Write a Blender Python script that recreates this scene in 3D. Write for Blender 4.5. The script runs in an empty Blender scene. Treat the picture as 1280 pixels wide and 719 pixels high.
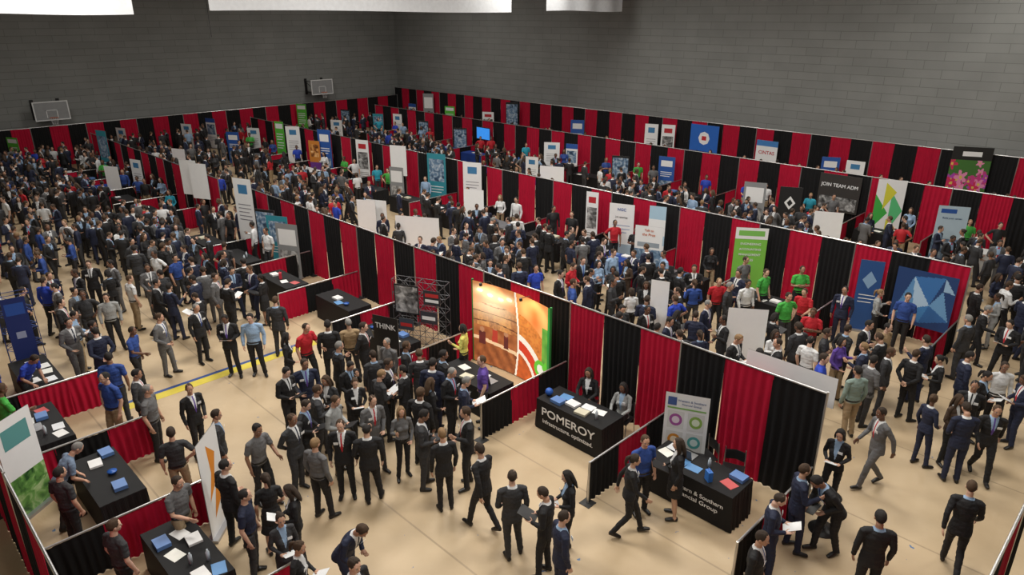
import bpy, math, random
from mathutils import Vector, Matrix, noise as mn
from mathutils.bvhtree import BVHTree
random.seed(11)
R=random.random
U=random.uniform
scn=bpy.context.scene
COL=scn.collection
try:
    scn.view_settings.view_transform='Standard'
except Exception as e: print(e)
# ---------------- camera ----------------
H=8.7; F=870.0; TH=math.radians(21.31); CT=math.cos(TH); ST=math.sin(TH); S2=math.sqrt(.5)
cam_d=bpy.data.cameras.new('camera'); cam=bpy.data.objects.new('camera',cam_d); COL.objects.link(cam)
cam.location=(0,0,H); cam.rotation_euler=(math.pi/2-TH,0,math.radians(-45)); cam_d.lens=F/1280*36; cam_d.sensor_width=36
cam_d.clip_end=200
scn.camera=cam
def P(x,y,z=0.0):
    """floor survey: room coordinates of a spot at height z"""
    D=F*ST+(y-359.5)*CT; Fh=F*CT-(y-359.5)*ST; L=x-640; t=(H-z)/D
    return ((Fh+L)*S2*t,(Fh-L)*S2*t)
def proj(x,y,z):
    f=(x+y)*S2; l=(x-y)*S2; d=f*CT+(H-z)*ST
    if d<.5: return (-999,-999)
    return (640+l*F/d, 359.5+F*((H-z)*CT-f*ST)/d)
# ---------------- materials ----------------
def newmat(name):
    m=bpy.data.materials.new(name); m.use_nodes=True
    nt=m.node_tree; b=nt.nodes['Principled BSDF']; return m,nt,b
_c={}
def cm(c,rough=.6,metal=0,noise=.12,em=0):
    k=(tuple(round(v,3) for v in c),rough,metal,em)
    if k in _c: return _c[k]
    m,nt,b=newmat('paint'); b.inputs['Roughness'].default_value=rough; b.inputs['Metallic'].default_value=metal
    n=nt.nodes.new('ShaderNodeTexNoise'); n.inputs['Scale'].default_value=6
    r=nt.nodes.new('ShaderNodeMapRange'); r.inputs[3].default_value=1-noise; r.inputs[4].default_value=1+noise
    mx=nt.nodes.new('ShaderNodeVectorMath'); mx.operation='SCALE'; mx.inputs[0].default_value=c[:3]
    tc=nt.nodes.new('ShaderNodeTexCoord'); nt.links.new(tc.outputs['Object'],n.inputs['Vector'])
    nt.links.new(n.outputs['Fac'],r.inputs[0]); nt.links.new(r.outputs[0],mx.inputs['Scale']); nt.links.new(mx.outputs[0],b.inputs['Base Color'])
    if em:
        nt.links.new(mx.outputs[0],b.inputs['Emission Color']); b.inputs['Emission Strength'].default_value=em
    _c[k]=m; return m
def photo_mat(cols,scale=3,seed=0.0):
    m,nt,b=newmat('printed_photo'); b.inputs['Roughness'].default_value=.4
    tc=nt.nodes.new('ShaderNodeTexCoord'); mp=nt.nodes.new('ShaderNodeMapping'); mp.inputs['Location'].default_value=(seed,seed*2,seed)
    n=nt.nodes.new('ShaderNodeTexNoise'); n.inputs['Scale'].default_value=scale; n.inputs['Detail'].default_value=3; n.inputs['Distortion'].default_value=1.2
    r=nt.nodes.new('ShaderNodeValToRGB'); e=r.color_ramp.elements
    e[0].position=.3; e[0].color=(*cols[0],1); e[1].position=.72; e[1].color=(*cols[-1],1)
    for i,c in enumerate(cols[1:-1]):
        x=e.new(.3+.42*(i+1)/(len(cols)-1)); x.color=(*c,1)
    nt.links.new(tc.outputs['Object'],mp.inputs[0]); nt.links.new(mp.outputs[0],n.inputs['Vector']); nt.links.new(n.outputs['Fac'],r.inputs[0]); nt.links.new(r.outputs[0],b.inputs['Base Color'])
    return m
def attr_mat(name,prop,rough=.75,noise=.15,bump=.25):
    m,nt,b=newmat(name); b.inputs['Roughness'].default_value=rough
    a=nt.nodes.new('ShaderNodeAttribute'); a.attribute_type='OBJECT'; a.attribute_name=prop
    tc=nt.nodes.new('ShaderNodeTexCoord'); n=nt.nodes.new('ShaderNodeTexNoise'); n.inputs['Scale'].default_value=9; n.inputs['Detail'].default_value=3
    r=nt.nodes.new('ShaderNodeMapRange'); r.inputs[3].default_value=1-noise; r.inputs[4].default_value=1+noise
    mx=nt.nodes.new('ShaderNodeVectorMath'); mx.operation='SCALE'
    nt.links.new(tc.outputs['Object'],n.inputs['Vector']); nt.links.new(n.outputs['Fac'],r.inputs[0])
    nt.links.new(a.outputs['Color'],mx.inputs[0]); nt.links.new(r.outputs[0],mx.inputs['Scale']); nt.links.new(mx.outputs[0],b.inputs['Base Color'])
    if bump:
        bp=nt.nodes.new('ShaderNodeBump'); bp.inputs['Strength'].default_value=bump; bp.inputs['Distance'].default_value=.03
        nt.links.new(n.outputs['Fac'],bp.inputs['Height']); nt.links.new(bp.outputs[0],b.inputs['Normal'])
    return m
M_SKIN=attr_mat('skin','skin_tint',.5,.06,0); M_TOP=attr_mat('top_cloth','top_tint',.8,.2,.5); M_SHIRT=attr_mat('shirt_cloth','shirt_tint')
M_TIE=attr_mat('tie_cloth','tie_tint'); M_BOT=attr_mat('bottom_cloth','bottom_tint',.8,.2,.5); M_HAIR=attr_mat('hair_fibre','hair_tint',.85,.4,.7)
M_SHOE=cm((.01,.009,.009),.35); M_EYE=cm((.02,.015,.012),.3); M_LIP=cm((.3,.1,.09),.5)
BODYM=[M_SKIN,M_TOP,M_SHIRT,M_TIE,M_BOT,M_SHOE,M_EYE,M_LIP]
def cloth_mat(name,c,rough=.85):
    m,nt,b=newmat(name); b.inputs['Roughness'].default_value=rough; b.inputs['Specular IOR Level'].default_value=.25
    tc=nt.nodes.new('ShaderNodeTexCoord'); n=nt.nodes.new('ShaderNodeTexNoise'); n.inputs['Scale'].default_value=2.5; n.inputs['Detail'].default_value=4
    r=nt.nodes.new('ShaderNodeMapRange'); r.inputs[3].default_value=.75; r.inputs[4].default_value=1.25
    mx=nt.nodes.new('ShaderNodeVectorMath'); mx.operation='SCALE'; mx.inputs[0].default_value=c
    nt.links.new(tc.outputs['Object'],n.inputs['Vector']); nt.links.new(n.outputs['Fac'],r.inputs[0]); nt.links.new(r.outputs[0],mx.inputs['Scale']); nt.links.new(mx.outputs[0],b.inputs['Base Color'])
    return m
M_RED=cloth_mat('red_drape_cloth',(.40,.004,.030)); M_BLK=cloth_mat('black_drape_cloth',(.007,.007,.008))
M_METAL=cm((.55,.55,.55),.35,.9); M_WHITE=cm((.75,.76,.77),.5,noise=.03); M_DARK=cm((.012,.012,.013),.4)
# ---------------- object helpers ----------------
def mesh(name,V,Fc,mats=(),mi=None,smooth=False):
    me=bpy.data.meshes.new(name); me.from_pydata([tuple(v) for v in V],[],Fc)
    for m in mats: me.materials.append(m)
    if mi: me.polygons.foreach_set('material_index',mi)
    if smooth: me.polygons.foreach_set('use_smooth',[True]*len(me.polygons))
    me.update(); return me
def add(name,me,loc=(0,0,0),rz=0,parent=None,label=None,cat=None,group=None,rot=None,scale=None):
    o=bpy.data.objects.new(name,me); COL.objects.link(o); o.location=loc
    o.rotation_euler=rot if rot else (0,0,rz)
    if scale: o.scale=scale
    if parent: o.parent=parent
    else:
        if label: o['label']=label
        if cat: o['category']=cat
        if group: o['group']=group
    if parent and label: o['label']=label
    return o
def box(x0,x1,y0,y1,z0,z1):
    return [(x0,y0,z0),(x1,y0,z0),(x1,y1,z0),(x0,y1,z0),(x0,y0,z1),(x1,y0,z1),(x1,y1,z1),(x0,y1,z1)],[(0,3,2,1),(4,5,6,7),(0,1,5,4),(1,2,6,5),(2,3,7,6),(3,0,4,7)]
class BD:
    def __init__(s): s.V=[];s.F=[];s.T=[];s.M=Matrix()
    def put(s,V,Fc,t):
        k=len(s.V); s.V+= [s.M@Vector(v) for v in V]; s.F+=[tuple(i+k for i in f) for f in Fc]; s.T+=[t]*len(Fc)
    def bx(s,a,t=0): s.put(*box(*a),t)
    def loft(s,pts,rads,t=0,side=(1,0,0),n=12,cap=.5):
        pts=[Vector(p) for p in pts]; rads=[(r,r) if not isinstance(r,tuple) else r for r in rads]
        t0=(pts[1]-pts[0]).normalized(); t1=(pts[-1]-pts[-2]).normalized()
        if cap:
            r0=min(rads[0]); r1=min(rads[-1])
            pts=[pts[0]-t0*r0*cap]+pts+[pts[-1]+t1*r1*cap]
            rads=[(rads[0][0]*.6,rads[0][1]*.6)]+rads+[(rads[-1][0]*.6,rads[-1][1]*.6)]
        V=[];Fc=[];N=len(pts); sd=Vector(side)
        for i,p in enumerate(pts):
            tg=(pts[min(i+1,N-1)]-pts[max(i-1,0)]).normalized()
            a=sd-tg*sd.dot(tg)
            if a.length<1e-3: a=Vector((0,1,0))-tg*tg.y
            a.normalize(); b=tg.cross(a)
            for k in range(n):
                q=2*math.pi*k/n; V.append(p+a*math.cos(q)*rads[i][0]+b*math.sin(q)*rads[i][1])
        for i in range(N-1):
            for k in range(n):
                k2=(k+1)%n; Fc.append((i*n+k,i*n+k2,(i+1)*n+k2,(i+1)*n+k))
        Fc.append(tuple(range(n))[::-1]); Fc.append(tuple((N-1)*n+k for k in range(n)))
        s.put(V,Fc,t)
    def ell(s,c,r,t=0,n=14,m=9,fn=None):
        V=[];Fc=[]
        for i in range(1,m):
            a=math.pi*i/m
            for k in range(n):
                q=2*math.pi*k/n; V.append(Vector((c[0]+r[0]*math.sin(a)*math.cos(q),c[1]+r[1]*math.sin(a)*math.sin(q),c[2]+r[2]*math.cos(a))))
        V.append(Vector((c[0],c[1],c[2]+r[2]))); V.append(Vector((c[0],c[1],c[2]-r[2]))); a=len(V)-2
        for i in range(m-2):
            for k in range(n):
                k2=(k+1)%n; Fc.append((i*n+k,(i+1)*n+k,(i+1)*n+k2,i*n+k2))
        for k in range(n):
            k2=(k+1)%n; Fc.append((a,k,k2)); Fc.append((a+1,(m-2)*n+k2,(m-2)*n+k))
        if fn: V=[fn(v) for v in V]
        s.put(V,Fc,t)
    def me(s,name,mats,smooth=False): return mesh(name,s.V,s.F,mats,s.T,smooth)
# ---------------- people ----------------
def T(x,y,z): return Matrix.Translation((x,y,z))
def RX(a): return Matrix.Rotation(math.radians(a),4,'X')
def RZ(a): return Matrix.Rotation(math.radians(a),4,'Z')
ARM={'relax':((.245,-.03,1.13),(.235,.05,.89),(0,.25,-1),(-1,0,0)),
 'hold':((.24,-.03,1.14),(.125,.19,1.10),(-.25,1,.1),(0,0,1)),
 'low':((.245,-.02,1.13),(.15,.17,.98),(-.4,.9,-.2),(-.2,0,1)),
 'gest':((.25,.03,1.15),(.20,.25,1.25),(0,.8,.6),(-.6,.2,.3)),
 'reach':((.24,.10,1.16),(.16,.34,1.12),(0,1,0),(-1,0,0)),
 'hip':((.36,-.10,1.20),(.20,.04,1.03),(-.6,.4,-.7),(-.6,-.6,0)),
 'back':((.25,-.11,1.15),(.07,-.17,.97),(-1,0,-.3),(0,-1,0)),
 'cross':((.25,.05,1.14),(.03,.18,1.17),(-1,.1,.25),(0,-1,0)),
 'swingf':((.24,.06,1.14),(.22,.26,.98),(0,.8,-.6),(-1,0,0)),
 'swingb':((.25,-.14,1.16),(.25,-.17,.91),(0,.1,-1),(-1,0,0)),
 'desk':((.24,.10,1.17),(.15,.32,1.12),(-.3,1,-.1),(0,0,-1)),
 'phone':((.24,.05,1.13),(.13,.15,1.33),(-.2,.1,1),(0,-1,0))}
def hand(B,w,d,pn,s):
    w=Vector(w); d=Vector(d).normalized(); pn=Vector(pn); pn=(pn-d*pn.dot(d)).normalized(); ac=d.cross(pn)*-s
    if ac.length<.1: ac=Vector((1,0,0))
    B.loft([w-d*.03,w+d*.01,w+d*.05,w+d*.085],[(.026,.02),(.030,.018),(.040,.015),(.038,.012)],0,side=ac,n=8)
    for i,L in enumerate([.066,.077,.072,.056]):
        b=w+d*.082+ac*(.030-.0195*i)
        B.loft([b,b+d*L*.5+pn*L*.12,b+d*L*.85+pn*L*.42],[.0088,.0082,.0068],0,side=ac,n=6)
    b=w+d*.028+ac*.034
    B.loft([b,b+d*.03+ac*.022+pn*.008,b+d*.058+ac*.028+pn*.018],[.012,.0105,.008],0,side=pn,n=6)
VAR={}
def sst(a,b,x):
    t=max(0,min(1,(x-a)/(b-a))); return t*t*(3-2*t)
def hair_mesh(HM,f,style,seed):
    G=BD(); G.M=HM; rd=random.Random(seed)
    vol={'crop':.965,'short':1.0,'full':1.07,'quiff':1.02,'recede':.985}.get(style,1.045)
    p1=rd.uniform(0,60); part=rd.choice([-.03,.03])
    if style in('long','bob'): K=[(0,1.728),(.45,1.722),(.85,1.69),(1.15,1.60),(3.2,1.56)]
    elif style=='recede': K=[(0,1.736),(.35,1.745),(.7,1.735),(1.05,1.68),(1.3,1.635),(1.75,1.64),(2.1,1.60),(3.2,1.575)]
    else: K=[(0,1.724),(.45,1.730),(.8,1.708),(1.08,1.665),(1.28,1.622),(1.5,1.648),(1.8,1.64),(2.1,1.595),(3.2,1.57)]
    c=Vector((0,-.006,1.662))
    def hf(v):
        d=v-c; az=math.atan2(v.x,v.y); A=abs(az); zl=K[-1][1]
        for (a0,z0),(a1,z1) in zip(K,K[1:]):
            if a0<=A<=a1: zl=z0+(z1-z0)*sst(a0,a1,A); break
        w=sst(-.004,.012+.02*(A<.9),v.z-zl-.006*mn.noise(Vector((az*9,v.z*30,p1))))
        top=sst(1.68,1.75,v.z)
        th=1.0+(vol-1)*(.35+.65*top)+.03*mn.noise(Vector((az*14+v.z*25,v.z*20,p1)))*(.4+top)
        r=c+d*(.90+w*(th-.90))
        if style in('quiff','full') and v.y>-.02: r.z+=(.014 if style=='quiff' else .007)*w*sst(-.02,.07,v.y)*(1+.4*mn.noise(Vector((v.x*50,0,p1))))
        r.z-=.006*w*max(0,1-abs(v.x-part)/.008)*(v.z>1.7)
        return r
    G.ell((0,-.006,1.662),(.079,.100,.101),0,48,32,hf)
    for s in(-1,1): G.loft([(s*.017,.0885,1.664),(s*.030,.0865,1.667),(s*.041,.079,1.663)],[.0025,.003,.002],0,side=(0,0,1),n=5)
    if style=='long':
        G.loft([(0,-.045,1.70),(0,-.068,1.64),(0,-.080,1.56),(0,-.095,1.47),(0,-.105,1.37)],[(.070,.045),(.082,.048),(.088,.046),(.088,.040),(.06,.02)],0,n=20)
        for s in(-1,1): G.loft([(s*.055,.02,1.71),(s*.073,.012,1.66),(s*.080,.004,1.60),(s*.082,.0,1.53),(s*.080,.02,1.46),(s*.070,.04,1.42)],[(.016,.034),(.016,.040),(.017,.042),(.018,.040),(.016,.032),(.010,.016)],0,n=12)
    if style=='bob':
        G.loft([(0,-.04,1.70),(0,-.06,1.63),(0,-.068,1.58),(0,-.065,1.53)],[(.074,.05),(.084,.05),(.086,.046),(.078,.035)],0,n=20)
        for s in(-1,1): G.loft([(s*.055,.02,1.71),(s*.075,.012,1.66),(s*.082,.010,1.60),(s*.078,.014,1.545)],[(.016,.035),(.017,.042),(.018,.044),(.014,.035)],0,n=12)
    if style=='tail': G.loft([(0,-.10,1.70),(0,-.14,1.66),(0,-.145,1.58),(0,-.13,1.50)],[.028,.034,.028,.012],0,n=12)
    if style=='bun': G.ell((0,-.11,1.69),(.04,.035,.04),0)
    return G
def build_variant(key,sex='m',top='suit',arms=('relax','relax'),legs='stand',lean=0,hp=8,hy=0,hair='short',bottom='pants',tw=0):
    f=(sex=='f'); k=.87 if f else 1.0; sit=(legs=='sit')
    B=BD(); Hn=BD()
    dz=-.41 if sit else 0
    UM=T(0,0,dz)@T(0,0,.95)@RX(-lean)@RZ(tw)@T(0,0,-.95)
    HM=UM@T(0,-.01,1.5)@RZ(hy)@RX(-hp)@T(0,.01,-1.5)
    B.M=UM
    suit=top in('suit',)
    g=1.0 if suit else .93
    if suit:
        z0=.90 if sit else (.86 if f else .80)
        P_=[z0,.95,1.08,1.22,1.34,1.42,1.47]; rr=[(.182,.128),(.172,.125),(.150,.112),(.175,.128),(.180,.120),(.135,.095),(.075,.07)]
    else:
        P_=[.93,.99,1.09,1.22,1.34,1.42,1.47]; rr=[(.165,.118),(.160,.115),(.146,.108),(.168,.122),(.174,.115),(.13,.09),(.068,.064)]
    if f: rr=[(a*(.98 if i<2 else .86),b*.92) for i,(a,b) in enumerate(rr)]; rr[2]=(rr[2][0]*.93,rr[2][1]*.92)
    B.loft([(0,0 if z<1.3 else -.012,z) for z in P_],rr,1,n=20,cap=.15)
    if f:
        for s in(-1,1): B.ell((s*.065,.085,1.25),(.062,.055,.062),1)
    sh=.188*k
    B.loft([(-sh,-.012,1.405),(0,-.012,1.425),(sh,-.012,1.405)],[.056*k,.062,.056*k],1,side=(0,1,0))
    for s,a in((1,arms[0]),(-1,arms[1])):
        e,w,d,pn=ARM[a]; e=Vector((e[0]*s*(.93 if f else 1),e[1],e[2])); w=Vector((w[0]*s*(.93 if f else 1),w[1],w[2])); d=Vector((d[0]*s,d[1],d[2])).normalized(); pn=Vector((pn[0]*s,pn[1],pn[2]))
        S=Vector((sh*s,-.012,1.405)); q=.85 if f else 1
        if top in('polo','dress'):
            m=S.lerp(e,.7)
            B.loft([S,m],[.060*q,.056*q],1,side=(0,1,0)); B.loft([S.lerp(e,.6),e,e.lerp(w,.35),w],[.043*q,.038*q,.038*q,.027*q],0,side=(0,1,0))
        else:
            B.loft([S,S.lerp(e,.5),e],[.061*q,.055*q*g,.048*q],1,side=(0,1,0)); B.loft([e,e.lerp(w,.3),w],[.047*q,.046*q,.036*q],1,side=(0,1,0))
        Hn.M=UM
        hand(Hn,w,d,pn,s)
    B.loft([(0,-.01,1.42),(0,.0,1.55)],[.056*(.85 if f else 1),.052*(.85 if f else 1)],0)
    if top in('suit','shirt','polo'): B.loft([(0,-.01,1.445),(0,-.005,1.485)],[.068*(.9 if f else 1),.062*(.9 if f else 1)],2 if top=='suit' else 1,cap=.05)
    B.M=HM
    B.ell((0,-.004,1.662),(.073,.094,.095),0,24,16); B.ell((0,.020,1.612),(.060,.070,.068),0,20,12); B.ell((0,.050,1.572),(.038,.036,.032),0,14,10); B.ell((0,.072,1.552),(.018,.017,.016),0)
    B.loft([(0,.084,1.658),(0,.098,1.628),(0,.104,1.614)],[.008,.011,.013],0,n=8)
    for s in(-1,1): B.ell((s*.034,.062,1.617),(.022,.024,.022),0); B.ell((s*.03,.076,1.672),(.024,.014,.009),0); B.ell((s*.077,-.006,1.632),(.010,.019,.031),0,10,8)
    B.ell((0,.078,1.585),(.024,.016,.012),0)
    Hn.M=HM
    for s in(-1,1):
        Hn.ell((s*.030,.0800,1.650),(.012,.009,.006),2,10,6); Hn.ell((s*.030,.0868,1.650),(.0055,.0032,.0052),6,8,6)
    Hn.loft([(-.020,.086,1.584),(0,.0940,1.585),(.020,.086,1.584)],[.004,.0055,.004],7,side=(0,0,1),n=6)
    B.M=Matrix()
    tm=4
    skl=(bottom in('skirt',)) 
    if sit: LG=[((.09,0,.54),(.115,.42,.525),(.115,.40,.09),(0,1,0)),((-.09,0,.54),(-.115,.42,.525),(-.125,.43,.09),(0,1,0))]
    elif legs=='stand': LG=[((.088,0,.93),(.10,.015,.50),(.115,-.02,.09),(.15,1,0)),((-.088,0,.93),(-.098,.01,.50),(-.11,-.03,.09),(-.15,1,0))]
    elif legs=='shift': LG=[((.088,0,.93),(.12,.06,.50),(.17,.05,.09),(.35,1,0)),((-.088,0,.93),(-.085,.0,.50),(-.08,-.04,.09),(-.1,1,0))]
    elif legs=='step': LG=[((.088,0,.93),(.10,.13,.51),(.11,.16,.09),(.2,1,0)),((-.088,0,.93),(-.09,-.01,.50),(-.09,-.12,.095),(-.2,1,-.1))]
    elif legs=='walk': LG=[((.085,0,.93),(.09,.0,.50),(.09,-.27,.15),(0,1,-.45)),((-.085,0,.93),(-.088,.17,.53),(-.088,.27,.10),(0,1,.1))]
    B.ell((0,0,.95 if not sit else .56),(.155 if not f else .16,.115,.11),tm)
    for h,kn,an,td in LG:
        h=Vector(h);kn=Vector(kn);an=Vector(an);td=Vector(td).normalized()
        if skl or bottom=='dress':
            B.loft([h,kn,kn.lerp(an,.3)+Vector((0,-.01,0)),an-Vector((0,0,.02))],[.078,.05,.05,.030],0)
        else:
            q=.92 if f else 1
            B.loft([h,h.lerp(kn,.5),kn,kn.lerp(an,.35),an-Vector((0,0,.015))],[.092*q,.082*q,.064*q,.060*q,.050*q],tm)
        s0=an-td*.055; s1=an+td*.075; s2=an+td*.165
        B.loft([(s0.x,s0.y,s0.z-.045),(s1.x,s1.y,s1.z-.048),(s2.x,s2.y,s2.z-.058)],[(.036,.044),(.043,.040),(.034,.026)],5,cap=.3)
        B.loft([(an.x,an.y,an.z-.01),(an.x,an.y,an.z-.05)],[.038,.038],5 if not(skl or bottom=='dress') else 0)
    if bottom in('skirt','dress') and not sit:
        B.loft([(0,0,1.0),(0,0,.88),(0,.005,.70),(0,.005,.53)],[(.145,.11),(.178,.135),(.18,.14),(.175,.14) if bottom=='skirt' else (.215,.175)],tm if bottom=='skirt' else 1,n=20,cap=.05)
    src=mesh('src',B.V,B.F,(),None); o=bpy.data.objects.new('tmp',src); COL.objects.link(o)
    md=o.modifiers.new('r','REMESH'); md.mode='VOXEL'; md.voxel_size=.0095
    sm=o.modifiers.new('s','SMOOTH'); sm.iterations=2; sm.factor=.5
    dg=bpy.context.evaluated_depsgraph_get(); dg.update()
    rm=bpy.data.meshes.new_from_object(o.evaluated_get(dg))
    bvh=BVHTree.FromPolygons(B.V,B.F)
    UI=UM.inverted(); tags=[]
    for p in rm.polygons:
        c=p.center; loc,nn,idx,ds=bvh.find_nearest(c); t=B.T[idx] if idx is not None else 1
        if t in(1,2,4):
            l=UI@c; nl=UI.to_3x3()@p.normal
            if t==1 and top=='suit' and nl.y>.15 and abs(l.x)<.10 and 1.10<l.z<1.48:
                if abs(l.x)<.008+(l.z-1.12)*.19*(k): t=2
                if t==2 and not f and abs(l.x)<.014+.010*max(0,min(1,(1.35-l.z)/.2)): t=3
            if t==1 and top=='suit' and l.z>1.458 and abs(l.x)<.08 and nl.y<.6: t=2
            if t in(1,4) and top in('shirt','polo') and not sit and .955<l.z<.99 and abs(l.x)<.2 and abs(l.y)<.16: t=5
        tags.append(t)
    V=[v.co.copy() for v in rm.vertices]
    ct=[False]*len(V)
    for p,t in zip(rm.polygons,tags):
        if t in(1,4):
            for i in p.vertices: ct[i]=True
    for i,v in enumerate(V):
        if ct[i]: 
            d=.007*mn.noise(Vector((v.x*11,v.y*11,v.z*22)))+.003*mn.noise(v*38); V[i]=v+rm.vertices[i].normal*d
    Fc=[tuple(p.vertices) for p in rm.polygons]
    n0=len(V); V+=Hn.V; Fc+=[tuple(i+n0 for i in f_) for f_ in Hn.F]; tags+=Hn.T
    body=mesh('person_body',V,Fc,BODYM,tags,True)
    styles={'short':['short','crop','full','quiff','recede'],'long':['long','bob','tail'],'tail':['tail'],'bun':['bun','long']}[hair]
    Gs=[hair_mesh(HM,f,s_,key+s_) for s_ in styles]; G=Gs[0]
    hms=[g_.me('person_hair',[M_HAIR],True) for g_ in Gs]
    lo_src=mesh('lo',list(V)+[v for v in G.V],Fc+[tuple(i+len(V) for i in q) for q in G.F],BODYM+[M_HAIR],tags+[8]*len(G.F))
    o.modifiers.clear(); o.data=lo_src
    dm=o.modifiers.new('d','DECIMATE'); dm.ratio=.045
    dg=bpy.context.evaluated_depsgraph_get(); dg.update()
    lm=bpy.data.meshes.new_from_object(o.evaluated_get(dg))
    lo=([v.co.copy() for v in lm.vertices],[tuple(p.vertices) for p in lm.polygons],[p.material_index for p in lm.polygons])
    bpy.data.objects.remove(o); bpy.data.meshes.remove(lm); bpy.data.meshes.remove(rm); bpy.data.meshes.remove(lo_src)
    VAR[key]=dict(body=body,hair=hms,lo=lo,UM=UM,top=top,sex=sex,arms=arms,legs=legs,bottom=bottom,lean=lean,headz=(HM@Vector((0,0,1.76))).z)
bv=build_variant
bv('s_relax',hp=12,tw=4); bv('s_hold',arms=('hold','hold'),hp=24,legs='shift'); bv('s_gest',arms=('gest','low'),legs='shift',hy=12,tw=-8); bv('s_walk',legs='walk',arms=('swingf','swingb'),lean=4)
bv('s_back',arms=('back','back'),legs='shift',tw=6); bv('s_lean',arms=('desk','hold'),lean=32,hp=15,legs='step'); bv('s_side',arms=('relax','low'),legs='shift',hy=-18,tw=-6); bv('s_reach',arms=('reach','relax'),hy=5,legs='step',lean=6,tw=10)
bv('s_talk',arms=('low','gest'),legs='step',hy=-10,tw=8,lean=4); bv('s_read',arms=('low','phone'),legs='stand',hp=30,tw=-4)
bv('h_relax',top='shirt',legs='shift',hy=10); bv('h_hold',top='shirt',arms=('hold','hold'),hp=22,legs='shift'); bv('h_talk',top='shirt',arms=('gest','relax'),legs='step',hy=-14,tw=6); bv('p_cross',top='polo',arms=('cross','cross'),legs='shift'); bv('p_relax',top='polo',hy=15,tw=-5)
bv('p_reach',top='polo',arms=('reach','relax'),legs='step',lean=5); bv('p_lean',top='polo',arms=('desk','desk'),lean=35,hp=12,legs='step'); bv('p_hip',top='polo',arms=('hip','relax'),legs='shift',tw=6)
bv('w_hold',sex='f',arms=('hold','hold'),hair='long',hp=17,legs='shift'); bv('w_walk',sex='f',legs='walk',arms=('swingf','swingb'),hair='long',lean=3); bv('w_skirt',sex='f',arms=('hold','relax'),hair='long',bottom='skirt',tw=5)
bv('w_dress',sex='f',top='dress',arms=('relax','low'),hair='tail',bottom='dress',hy=-10); bv('w_top',sex='f',top='shirt',arms=('gest','low'),hair='long',legs='shift',tw=-8); bv('w_relax',sex='f',hair='bun',arms=('low','relax'),hy=14,legs='shift')
bv('t_man',top='polo',legs='sit',arms=('desk','desk'),hp=14); bv('t_wom',sex='f',legs='sit',arms=('desk','desk'),hair='long',hp=14)
CL={'black':(.009,.009,.011),'charcoal':(.030,.031,.035),'navy':(.010,.015,.042),'grey':(.12,.12,.125),'light_grey':(.30,.31,.31),'white':(.66,.67,.68),'blue':(.02,.06,.26),'royal_blue':(.015,.05,.42),
'light_blue':(.26,.38,.55),'red':(.45,.010,.02),'green':(.05,.36,.05),'purple':(.10,.05,.30),'yellow':(.62,.58,.14),'tan':(.32,.22,.12),'teal':(.02,.30,.42),'sage':(.20,.27,.24),'brown':(.06,.035,.022),'khaki':(.30,.22,.13),'blue_plaid':(.16,.22,.32)}
SK=[(.56,.32,.22),(.62,.38,.27),(.48,.27,.18),(.36,.19,.12),(.64,.40,.30),(.54,.32,.22),(.16,.075,.045),(.25,.13,.08)]
HR=[('black',(.014,.011,.010)),('dark brown',(.030,.018,.011)),('brown',(.065,.036,.018)),('brown',(.048,.026,.013)),('blond',(.22,.135,.065)),('grey',(.20,.195,.185))]
occ=[]; tabs=[]
badge=mesh('name_badge',*box(-.042,.042,-.002,.002,-.028,.028),[M_WHITE])
sheet=mesh('paper_sheet',*box(-.11,.11,-.15,.15,-.002,.002),[M_WHITE])
folio=mesh('portfolio',*box(-.13,.13,-.165,.165,-.008,.008),[cm((.012,.012,.014),.45)])
POSE={'relax':'standing','hold':'reading papers','gest':'gesturing while talking','walk':'walking','back':'hands behind back','lean':'leaning forward','side':'one arm bent','reach':'reaching out','cross':'arms folded','hip':'hand on hip','skirt':'one hand raised','dress':'standing in conversation','top':'talking','man':'sitting at a table','wom':'sitting at a table','talk':'talking with raised hand','read':'looking down at hand'}
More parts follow.
